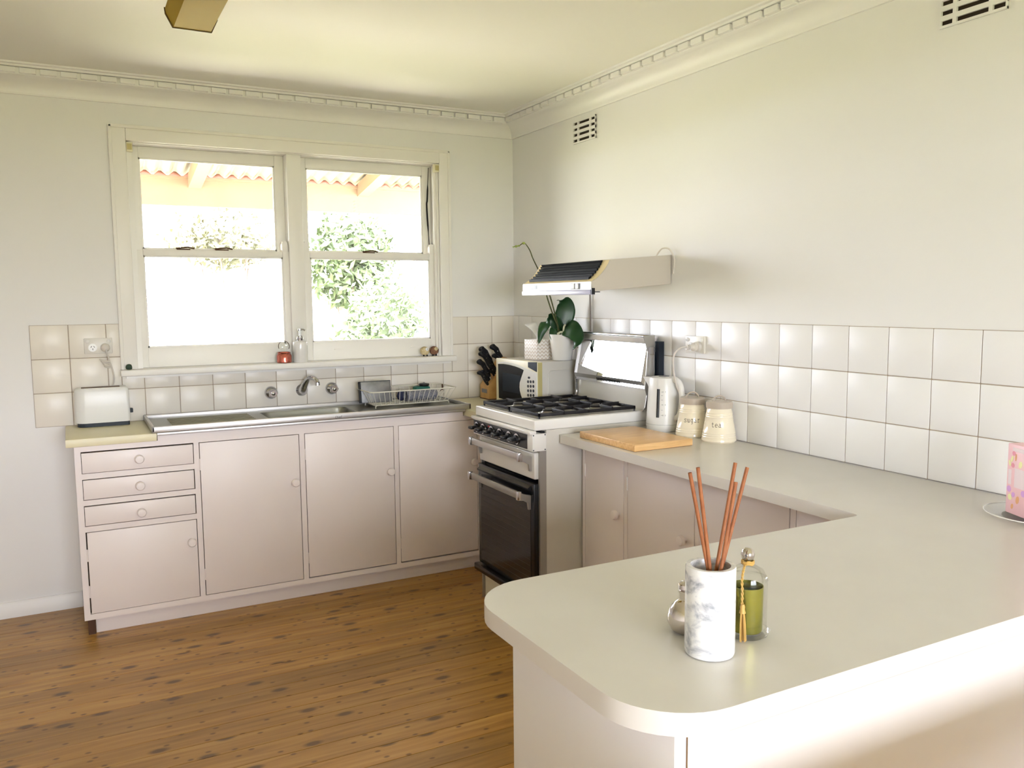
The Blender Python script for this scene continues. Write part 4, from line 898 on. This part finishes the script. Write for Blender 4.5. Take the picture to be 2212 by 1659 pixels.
part('rocker', 'white_plastic', sw, lambda b: b.box(-0.4195, -0.4155, -1.357-HY, -1.334-HY, 1.468-HZ, 1.490-HZ, bev=0.001)); part('rocker', 'white_plastic', sw, lambda b: b.box(-0.4195, -0.4155, -1.325-HY, -1.29-HY, 1.468-HZ, 1.490-HZ, bev=0.001))
bd = part('badge', 'dark_blue_black', hd, lambda b: b.box(-0.4155, -0.4145, -1.0-HY, -0.945-HY, 1.471-HZ, 1.489-HZ), smooth=False)
part('badge_print', 'white_plastic', bd, lambda b: [b.box(-0.4159, -0.4155, y-HY-0.003, y-HY+0.003, 1.475-HZ, 1.485-HZ) for y in (-0.952, -0.962, -0.972, -0.981)], smooth=False)
part('power_cord', 'cable', hd, lambda b: b.tube([p-Vector((0, HY, HZ)) for p in catmull([(-0.045, -1.40, 1.606), (-0.035, -1.405, 1.625), (-0.03, -1.425, 1.640), (-0.02, -1.455, 1.636), (-0.012, -1.472, 1.612), (-0.008, -1.478, 1.585), (-0.006, -1.468, 1.53)], 6)], 0.0035, 8))
# ================================================================== WORKTOP THINGS
o = B().box(-0.137, 0.137, -0.187, 0.187, 0.0, 0.0265, bev=0.003).build('chopping_board', 'board_wood', None); o.location = (-0.369, -1.690, ZW+0.0004); tag(o, 'pale wooden chopping board on the worktop beside the stove', 'chopping board')
kt = thing('kettle', 'white electric kettle with water gauge beside the stove', 'kettle', (-0.088, -1.516, ZW))
part('power_base', 'white_plastic', kt, lambda b: b.lathe([(0, 0.0), (0.067, 0.0), (0.072, 0.006), (0.072, 0.018), (0, 0.018)], 40))
part('body', 'white_plastic', kt, lambda b: b.lathe([(0, 0.0185), (0.0745, 0.0185), (0.0745, 0.03), (0.071, 0.09), (0.066, 0.17), (0.063, 0.218), (0.060, 0.226), (0.050, 0.2295), (0, 0.2295)], 48))
part('seam', 'rubber', kt, lambda b: b.lathe([(0.0735, 0.0295), (0.0751, 0.0305), (0.0735, 0.0315)], 48))
part('lid_button', 'slate', kt, lambda b: b.lathe([(0.026, 0.2294), (0.024, 0.2325), (0, 0.2325)], 24, sy=0.7))
sd = Vector((-0.62, 0.78, 0)).normalized(); sp = sd.cross(Vector((0, 0, 1)))
def spout(b):
    P = []
    for z, d, w in ((0.165, 0.060, 0.006), (0.195, 0.072, 0.018), (0.2265, 0.092, 0.004)):
        P.append([b.bm.verts.new(sd*dd+sp*ww+Vector((0, 0, z))) for dd, ww in ((0.05, -w-0.014), (d, 0), (0.05, w+0.014), (0.03, 0))])
    for A, C in zip(P, P[1:]):
        for i in range(4): b.bm.faces.new((A[i], A[(i+1) % 4], C[(i+1) % 4], C[i]))
    b.bm.faces.new(P[0]); b.bm.faces.new(P[-1][::-1])
part('spout', 'white_plastic', kt, spout)
hdv = Vector((0.12, -0.99, 0)).normalized()
hpt = catmull([hdv*0.052+Vector((0, 0, 0.218)), hdv*0.082+Vector((0, 0, 0.214)), hdv*0.100+Vector((0, 0, 0.185)), hdv*0.104+Vector((0, 0, 0.13)), hdv*0.093+Vector((0, 0, 0.075)), hdv*0.066+Vector((0, 0, 0.055))], 6)
part('handle', 'white_plastic', kt, lambda b: b.tube(hpt, 0.0125, 12))
cd = Vector((-0.616, -0.788, 0)); lf = Vector((-0.788, 0.616, 0))
gd_ = (cd*math.cos(0.36)+lf*math.sin(0.36))
gs = gd_.cross(Vector((0, 0, 1)))
def kr(z): return 0.0745+(z-0.03)/(0.17-0.03)*(0.066-0.0745)
part('gauge', 'black_plastic', kt, lambda b: b.tube([gd_*(kr(z)-0.0015)+Vector((0, 0, z)) for z in (0.062, 0.09, 0.12, 0.15, 0.182)], 0.0068, 10))
gm = (cd*math.cos(0.12)+lf*math.sin(0.12))
part('gauge_mark', 'print_dark', kt, lambda b: [b.tube([gm*(kr(z)+0.0002)+gs*(-0.0035)+Vector((0, 0, z)), gm*(kr(z)+0.0002)+gs*0.0035+Vector((0, 0, z))], 0.0006, 5) for z in (0.072, 0.094, 0.116, 0.136, 0.155, 0.17)])
def kplace(z0, off): return lambda u, v: (cd*math.cos(off-u/0.07)+lf*math.sin(off-u/0.07))*(kr(z0+v)+0.0002)+Vector((0, 0, z0+v))
b = B(); lettering(b, '1.7', 0.0045, 1.1, 0.0004, kplace(0.167, -0.02)); lettering(b, '1.0', 0.0045, 1.1, 0.0004, kplace(0.113, -0.02)); lettering(b, '0.5', 0.0045, 1.1, 0.0004, kplace(0.069, -0.02)); b.build('gauge_print', 'print_dark', kt)
O = Vector((-0.019, -1.652, 1.224))-Vector((-0.088, -1.516, ZW))
ld_ = part('power_cord', 'cable', kt, lambda b: b.tube([O+p for p in catmull([(-0.05, 0, 0), (-0.085, 0.004, 0.0), (-0.105, 0.025, -0.03), (-0.10, 0.035, -0.09), (-0.075, 0.045, -0.16), (-0.045, 0.045, -0.22), (-0.022, 0.04, -0.30), (-0.016, 0.05, -0.350), (-0.03, 0.08, -0.352)], 6)], 0.0035, 8))
part('plug', 'cable', ld_, lambda b: b.lathe([(0, 0.0005), (0.022, 0.0005), (0.022, 0.014), (0.017, 0.016), (0.018, 0.028), (0.011, 0.034), (0.008, 0.05), (0.0, 0.052)], 20, mtx=T(O) @ ROT_FACE_X))
for k in range(3): part('cord_grip', 'cable', ld_, lambda b: b.lathe([(0.0105, 0), (0.0105, 0.004), (0.006, 0.004)], 12, mtx=T(O+Vector((-0.046-0.007*k, 0, 0))) @ ROT_FACE_X))
def canister(x, y, word, label, off):
    t = thing('canister', label, 'canister', (x, y, ZW), group='cream storage canisters')
    H = 0.132; r0, r1 = 0.068, 0.0475
    def rad(z): return r0+(r1-r0)*(z-0.006)/(H-0.006)
    pr = [(0, 0), (0.064, 0), (r0, 0.006)]
    for z0 in (0.020, 0.028, 0.036): pr += [(rad(z0-0.002), z0-0.002), (rad(z0)+0.0009, z0), (rad(z0+0.002), z0+0.002)]
    for z0 in (0.098, 0.106, 0.114): pr += [(rad(z0-0.002), z0-0.002), (rad(z0)+0.0009, z0), (rad(z0+0.002), z0+0.002)]
    pr += [(r1, H), (0, H)]
    part('body', 'canister', t, lambda b: b.lathe(pr, 48))
    l = part('lid', 'canister_lid', t, lambda b: b.lathe([(0, H), (0.0505, H), (0.0515, H+0.003), (0.0515, H+0.022), (0.048, H+0.026), (0, H+0.027)], 40))
    hx = Vector((0.883, -0.468, 0)).normalized()
    hpts = [hx*(0.024*math.cos(a))+Vector((0, 0, H+0.026+0.021*math.sin(a))) for a in [PI*k/12 for k in range(13)]]
    part('lid_handle', 'canister_lid', l, lambda b: b.tube([hx*0.03+Vector((0, 0, H+0.0268))]+hpts+[hx*(-0.03)+Vector((0, 0, H+0.0268))], 0.0032, 8))
    d0 = Vector((-2.3189-x, -4.3381-y, 0)).normalized(); l0 = Vector((d0.y, -d0.x, 0))
    def pl(u, v):
        z = 0.062+v; a = u/rad(z)+off
        return (d0*math.cos(a)-l0*math.sin(a))*(rad(z)+0.0002)+Vector((0, 0, z))
    b = B(); lettering(b, word, 0.0135, 1.0, 0.00085, pl); b.build('word', 'ink', t)
canister(-0.080, -1.692, 'sugar', "cream canister marked 'sugar' behind the chopping board", 0.0)
canister(-0.078, -1.850, 'tea', "cream canister marked 'tea' right of the sugar canister", -0.16)
# pink box on a plate at the right edge
t = thing('plate', 'round clear glass plate under the pink box', 'plate', (-0.165, -3.135, ZW))
part('dish', 'dome', t, lambda b: b.lathe([(0, 0), (0.085, 0), (0.09, 0.003), (0.118, 0.008), (0.126, 0.0105), (0.126, 0.0125), (0.118, 0.0115), (0.09, 0.0125), (0, 0.0125)], 56))
part('rim_highlight', 'ceramic', t, lambda b: b.tube([(0.126*math.cos(2*PI*k/56), 0.126*math.sin(2*PI*k/56), 0.0115) for k in range(58)], 0.0016, 6))  # white tube stands in for the highlight on the glass rim
pk = thing('gift_box', 'pink patterned cardboard box on the plate at the right edge', 'box', (-0.227, -3.082, ZW+0.0128), math.atan2(-0.91, -0.42))
part('carton', 'pink_card', pk, lambda b: b.box(0, 0.11, 0, 0.07, 0, 0.178, bev=0.002))
rd = random.Random(3)
for (u, z, rx, rz_, a, m) in ((0.010, 0.128, 0.004, 0.008, -0.4, 'dot_yellow'), (0.018, 0.140, 0.004, 0.009, 0.4, 'dot_yellow'), (0.032, 0.146, 0.003, 0.009, 0.1, 'dot_orange'), (0.011, 0.062, 0.008, 0.008, 0, 'dot_purple'), (0.016, 0.042, 0.007, 0.008, -0.3, 'dot_yellow'), (0.028, 0.05, 0.006, 0.007, 0.5, 'dot_purple'), (0.026, 0.020, 0.004, 0.007, 0.2, 'dot_orange'), (0.045, 0.04, 0.006, 0.010, 0.2, 'dot_orange'), (0.024, 0.155, 0.006, 0.006, 0, 'dot_rose'), (0.022, 0.124, 0.006, 0.006, 0, 'dot_rose'), (0.05, 0.13, 0.006, 0.009, 0.3, 'dot_yellow'), (0.065, 0.06, 0.008, 0.008, 0, 'dot_purple')):
    part('print_dot', m, pk, lambda b: b.lathe([(1, 0), (1, 0.0006), (0, 0.0006)], 16, mtx=T((u, 0, z)) @ Matrix.Rotation(a, 4, 'Y') @ ROT_FACE_Y @ Matrix.Diagonal((rx, rz_, 1, 1))), smooth=False)
for a in ((0.03, 0.105, -0.0005, 0.001, 0.07, 0.118), (0.006, 0.018, -0.0005, 0.001, 0.074, 0.112), (0.02, 0.09, -0.0005, 0.001, 0.160, 0.170)): box('print_panel', 'pink_white', pk, *a, smooth=False)
part('magnet', 'dark_wood', pk, lambda b: b.lathe([(0.006, 0), (0.006, 0.003), (0, 0.003)], 14, mtx=T((0.0, 0.02, 0.135)) @ ROT_FACE_X), smooth=False)
# ================================================================== PENINSULA THINGS
vs = thing('marble_vase', 'white marble cylinder vase holding reeds on the peninsula', 'vase', (-1.4415, -3.350, ZW))
part('cup', 'marble', vs, lambda b: b.lathe([(0, 0), (0.034, 0), (0.038, 0.002), (0.0395, 0.006), (0.0395, 0.142), (0.0385, 0.145), (0.0315, 0.145), (0.0305, 0.143), (0.0305, 0.012), (0, 0.012)], 64))
for dk_, (x, y, z), (bx_, by_), lb in ((0.000, (-1.482, -3.345, 1.160), (-1.440, -3.352), 'leftmost brown reed in the marble vase'), (0.0075, (-1.466, -3.345, 1.168), (-1.437, -3.350), 'second brown reed from the left in the marble vase'),
    (-0.015, (-1.398, -3.355, 1.166), (-1.441, -3.356), 'tall brown reed leaning right behind the darker one'), (0.013, (-1.402, -3.36, 1.142), (-1.435, -3.358), 'short dark brown reed in the middle of the vase'), (-0.0075, (-1.368, -3.35, 1.156), (-1.432, -3.354), 'rightmost brown reed in the marble vase')):
    p1 = Vector((x, y, z)); p0 = Vector((bx_, by_, 0.968)); d = (p1-p0).normalized(); q0 = p0-d*((0.968-ZW-0.014)/d.z)
    off_ = Vector((-0.66, -0.75, 0))*dk_; p1 = p1+off_; q0 = q0+off_
    k = min(1.0, 0.026/max(1e-6, (Vector((q0.x, q0.y))-Vector((-1.4415, -3.35))).length)); q0 = Vector((-1.4415+(q0.x+1.4415)*k, -3.35+(q0.y+3.35)*k, q0.z))
    o = B(); o.tube([q0, q0.lerp(p1, 0.5), p1], 0.0031, 10); o = o.build('reed', 'reed', None); tag(o, lb, 'reed stick', 'diffuser reeds')
cn = thing('candle_cloche', 'gold candle under a clear glass dome with gold tassel behind the vase', 'candle', (-1.3365, -3.3225, ZW))
part('base_dish', 'dome', cn, lambda b: b.lathe([(0, 0), (0.030, 0), (0.036, 0.004), (0.0385, 0.010), (0.036, 0.011), (0.03, 0.007), (0, 0.007)], 44))
part('votive', 'gold_votive', cn, lambda b: b.lathe([(0, 0.0075), (0.024, 0.0075), (0.0255, 0.011), (0.0265, 0.085), (0.0255, 0.085), (0.0245, 0.07), (0, 0.07)], 44))
part('wax', 'green_thing', cn, lambda b: b.lathe([(0, 0.0705), (0.0243, 0.0705), (0.0243, 0.072), (0.003, 0.072), (0, 0.072)], 32))
part('glass_dome', 'dome', cn, lambda b: b.lathe([(0.0325, 0.0115), (0.0325, 0.09), (0.031, 0.103), (0.026, 0.112), (0.016, 0.118), (0.006, 0.120), (0.006, 0.124)], 48))
part('dome_rim', 'dome', cn, lambda b: b.lathe([(0.0325, 0.094), (0.0340, 0.097), (0.0325, 0.100)], 44))
part('dome_knob', 'silver_glass', cn, lambda b: b.lathe([(0.0055, 0.120), (0.0055, 0.126), (0.010, 0.131), (0.0115, 0.138), (0.0095, 0.145), (0.005, 0.149), (0, 0.150)], 28))
tk = part('tassel', 'gold_thread', cn, lambda b: [b.tube([(0.0095*math.cos(a)+0.0008*math.sin(9*a), 0.0095*math.sin(a), 0.1225+0.0022*(k % 3)+0.001*math.sin(5*a)) for a in [2*PI*i/20+k for i in range(22)]], 0.0016, 6) for k in range(4)])
wt = Vector((-0.030, -0.0165, 0)); 
def cordp(f): 
    P = catmull([(-0.009, -0.003, 0.123), (-0.020, -0.012, 0.1195), (-0.0305, -0.0195, 0.107), (-0.0315, -0.0215, 0.085), (-0.0315, -0.0215, 0.062)], 8); return P
part('tassel_cord', 'gold_thread', tk, lambda b: [b.tube([p+Vector((0.0013*math.cos(i*1.1+ph), 0.0013*math.sin(i*1.1+ph), 0)) for i, p in enumerate(cordp(0))], 0.0012, 6) for ph in (0, PI)])
def frg(b):
    rr = random.Random(1)
    b.lathe([(0.003, 0.065), (0.0045, 0.060), (0.004, 0.056), (0.0055, 0.05)], 12, (-0.0315, -0.0225, 0))
    for i in range(34):
        a = rr.uniform(0, 2*PI); r = rr.uniform(0.001, 0.0065)
        b.tube([(-0.0315+0.5*r*math.cos(a), -0.0225+0.5*r*math.sin(a), 0.056), (-0.0315+0.9*r*math.cos(a), -0.023+0.9*r*math.sin(a), 0.03), (-0.0315+r*math.cos(a)+rr.uniform(-.001, .001), -0.024+r*math.sin(a), 0.001+rr.uniform(0, 0.004))], 0.0007, 4)
part('tassel_fringe', 'gold_thread', tk, frg)
sb = thing('silver_bottle', 'small round mercury silver bottle left of the marble vase', 'bottle', (-1.420, -3.266, ZW))
part('bulb', 'silver_glass', sb, lambda b: b.lathe([(0, 0), (0.016, 0), (0.024, 0.005), (0.0305, 0.018), (0.031, 0.030), (0.026, 0.044), (0.017, 0.054), (0.011, 0.058), (0.0115, 0.068), (0.013, 0.070), (0.013, 0.073), (0, 0.073)], 44))
part('stopper', 'silver_glass', sb, lambda b: b.lathe([(0.010, 0.073), (0.0135, 0.077), (0.013, 0.084), (0.008, 0.088), (0, 0.089)], 28))
tb = thing('shade_table', 'added unseen white table that shades the peninsula front', 'table', (-1.5, -4.32, 0))  # out-of-view table added to shade the lower peninsula panel
part('table_top', 'trim_paint', tb, lambda b: b.box(-0.9, 0.9, -0.57, 0.57, 0.75, 0.78, bev=0.004))
part('apron', 'trim_paint', tb, lambda b: b.box(-0.82, 0.82, -0.50, 0.50, 0.67, 0.75), smooth=False)
for a in (-0.82, 0.82):
    for c in (-0.5, 0.5): part('leg', 'trim_paint', tb, lambda b: b.box(a-0.03, a+0.03, c-0.03, c+0.03, 0, 0.67, bev=0.003))
# ================================================================== CEILING LIGHT AND VENTS
lt = thing('ceiling_light', 'long fluorescent ceiling fitting with amber plastic diffuser', 'ceiling light', (-1.882, -1.17, ZC))
part('tray', 'metal_grey', lt, lambda b: b.box(-0.03, 0.03, -1.22, -0.02, -0.03, -0.0005), smooth=False)
part('diffuser', 'diffuser', lt, lambda b: b.prism([(-0.085, -0.03), (-0.082, -0.045), (-0.060, -0.088), (0.062, -0.088), (0.082, -0.045), (0.085, -0.03)], 'y', -1.235, -0.004), smooth=False)
for y in (-1.238, -0.005): part('end_cap', 'diffuser_end', lt, lambda b: b.prism([(-0.088, -0.026), (-0.086, -0.047), (-0.063, -0.091), (0.065, -0.091), (0.086, -0.047), (0.088, -0.026)], 'y', y, y+0.005), smooth=False)
def vent(y0, y1, z0, z1, label):
    t = thing('wall_vent', label, 'vent', (0, (y0+y1)/2, (z0+z1)/2), group='plaster wall vents')
    w = abs(y1-y0)/2; h = (z1-z0)/2
    part('recess', 'vent_dark', t, lambda b: b.box(-0.001, 0, -w, w, -h, h), smooth=False)
    b = B(); x0, x1 = -0.008, -0.0008
    rows = 4; sl = 2*h/(rows*2.05); gap = (2*h-rows*sl)/(rows+0.0001)
    # slots between bars: columns narrow / wide / narrow
    cols = [(-w, -w+0.004), (-w+0.040, -w+0.052), (w-0.052, w-0.040), (w-0.004, w)]
    for c0, c1 in cols: b.box(x0-0.0004, x1, c0, c1, -h-0.0003, h+0.0003)
    z = -h
    for r in range(rows+1):
        zz1 = z+(gap if 0 < r < rows else gap*0.5)
        b.box(x0, x1, -w, w, z, zz1); z = zz1+sl
    b.build('grille', 'wall_paint', t, smooth=False)
vent(-0.666, -0.866, 2.203, 2.314, 'slotted plaster wall vent above the range hood near the corner')
vent(-2.684, -2.884, 2.206, 2.317, 'slotted plaster wall vent at the top right edge of the photo')
# ================================================================== OUTSIDE
o = box('ground', 'lawn', None, -40, 40, 2.6, 60, -0.6, -0.45); tag(o, 'sunlit pale grass outside the window', 'lawn', kind='structure')
o = box('verandah_slab', 'paving', None, -8, 8, 0.14, 2.6, -0.6, -0.12); tag(o, 'pale paved verandah floor outside the window', 'paving', kind='structure')
o = box('rear_ground', 'lawn', None, -40, 40, -60, YR-0.14, -0.6, -0.3); tag(o, 'pale grass outside the rear window', 'lawn', kind='structure')
vd = thing('verandah_roof', 'verandah roof of corrugated sheet on timber beam outside the window', 'verandah roof', (0, 2.3, 2.3))
def rz_(y): return 2.352+(2.3-y)*0.17     # underside height of the sheet
part('beam', 'weather_wood', vd, lambda b: b.box(-6, 6, -0.03, 0.03, 2.128-2.3, 2.318-2.3), smooth=False)
part('batten', 'weather_wood', vd, lambda b: b.box(-6, 6, -0.05, 0.0, 2.318-2.3, 2.336-2.3), smooth=False)
part('sheet', 'iron_sheet', vd, lambda b: b.grid(lambda u, v: (-6+12*u, (-2.15+2.40*v), rz_(2.3+(-2.15+2.40*v))-2.3+0.020+0.017*math.sin(2*PI*(-6+12*u)/0.1)), 720, 2), solid=0.001)
part('sheet_edge', 'sheet_end', vd, lambda b: b.grid(lambda u, v: (-6+12*u, -0.052, 2.337-2.3+v*(0.016+0.017*math.sin(2*PI*(-6+12*u)/0.1)) if v > 0 else 2.334-2.3), 720, 1), solid=0.001)
for x in (-3.95, -2.7, -1.44, -0.16, 1.1, 2.36):
    part('rafter', 'weather_wood', vd, lambda b: b.prism([(-2.15, rz_(0.15)-2.3-0.10), (-2.15, rz_(0.15)-2.3-0.002), (0.0, rz_(2.3)-2.3-0.002), (0.0, rz_(2.3)-2.3-0.10)], 'x', x-0.045, x+0.045), smooth=False)
# garden bank
def bankf(u, v):
    x = -14+28*u; y = 5.5+9*v
    return (x, y, -0.46+1.1*v**1.2+0.25*noise.noise(Vector((x*0.5, y*0.5, 0)))*(v > 0.02))
o = B(); o.grid(bankf, 60, 24); o = o.build('garden_bank', 'bank', None); tag(o, 'pale rising garden bank beyond the verandah', 'bank', kind='structure')
def bush(name, x, y, z, rx, ry, rz, m, label, n, size, seed, cat='bush', lift=0.0):
    t = thing(name, label, cat, (x, y, z)); rr = random.Random(seed); b = B()
    for i in range(n):
        d = Vector((rr.gauss(0, 1), rr.gauss(0, 1), rr.gauss(0, 1))).normalized()*(rr.random()**0.4)
        k = 1+0.35*noise.noise(d*2.5+Vector((seed, 0, 0)))
        c = Vector((d.x*rx*k, d.y*ry*k, lift+rz+d.z*rz*k)); s = size*rr.uniform(0.6, 1.3)
        a = Vector((rr.gauss(0, 1), rr.gauss(0, 1), rr.gauss(0, 1))).normalized(); e = a.orthogonal().normalized()
        b.bm.faces.new([b.bm.verts.new(c+q) for q in (a*s, e*s*0.45, -a*s, -e*s*0.45)])
    b.build('foliage', m, t, smooth=False)
    part('stem', 'twig', t, lambda b: [b.tube([(0.1*rx*math.cos(q), 0.1*ry*math.sin(q), -0.05), (0.3*rx*math.cos(q), 0.3*ry*math.sin(q), (lift+rz)*0.5), (0.5*rx*math.cos(q), 0.5*ry*math.sin(q), lift+rz*0.95)], 0.015, 5) for q in (0.3, 1.6, 2.9, 4.4, 5.5)])
bush('garden_shrub', 0.82, 4.3, -0.46, 0.74, 0.55, 1.12, 'bush_leaf', 'green leafy shrub outside the lower right window pane', 5200, 0.06, 1, 'shrub')
bush('garden_tree', 2.0, 9.5, 0.1, 0.8, 0.7, 0.88, 'bush_leaf', 'light green tree crown seen through the upper right window pane', 2600, 0.10, 2, 'tree', 1.1)
bush('garden_tree', 0.1, 10.5, 0.2, 0.95, 0.7, 0.55, 'bush_pale', 'pale yellowish tree seen through the upper left window pane', 1500, 0.085, 3, 'tree', 1.75)
bush('garden_shrub', -2.0, 7.5, 0.1, 0.9, 0.6, 0.45, 'bush_pale', 'low pale shrub on the bank outside the lower left window pane', 2600, 0.06, 4, 'shrub')
def twigs(name, x, y, z, label, seed, h, n):
    rr = random.Random(seed); b = B()
    for i in range(n):
        a = rr.uniform(0, 2*PI); l = rr.uniform(0.5, 1.0)*h; p = [Vector((rr.uniform(-0.15, 0.15), rr.uniform(-0.15, 0.15), 0))]
        for k in range(5): p.append(p[-1]+Vector((math.cos(a)*l*0.10+rr.gauss(0, 0.05), math.sin(a)*l*0.08, l*0.2*(1-0.13*k))))
        b.tube(p, [0.012, 0.010, 0.008, 0.006, 0.005, 0.003], 5)
    o = b.build(name, 'twig', None); o.location = (x, y, z); tag(o, label, 'shrub')
twigs('bare_shrub', -0.9, 8.0, 0.25, 'bare twiggy shrub behind the middle of the left window', 5, 2.2, 26)
twigs('bare_shrub', -2.3, 5.4, -0.47, 'bare low twigs outside the bottom left window pane', 6, 1.3, 22)
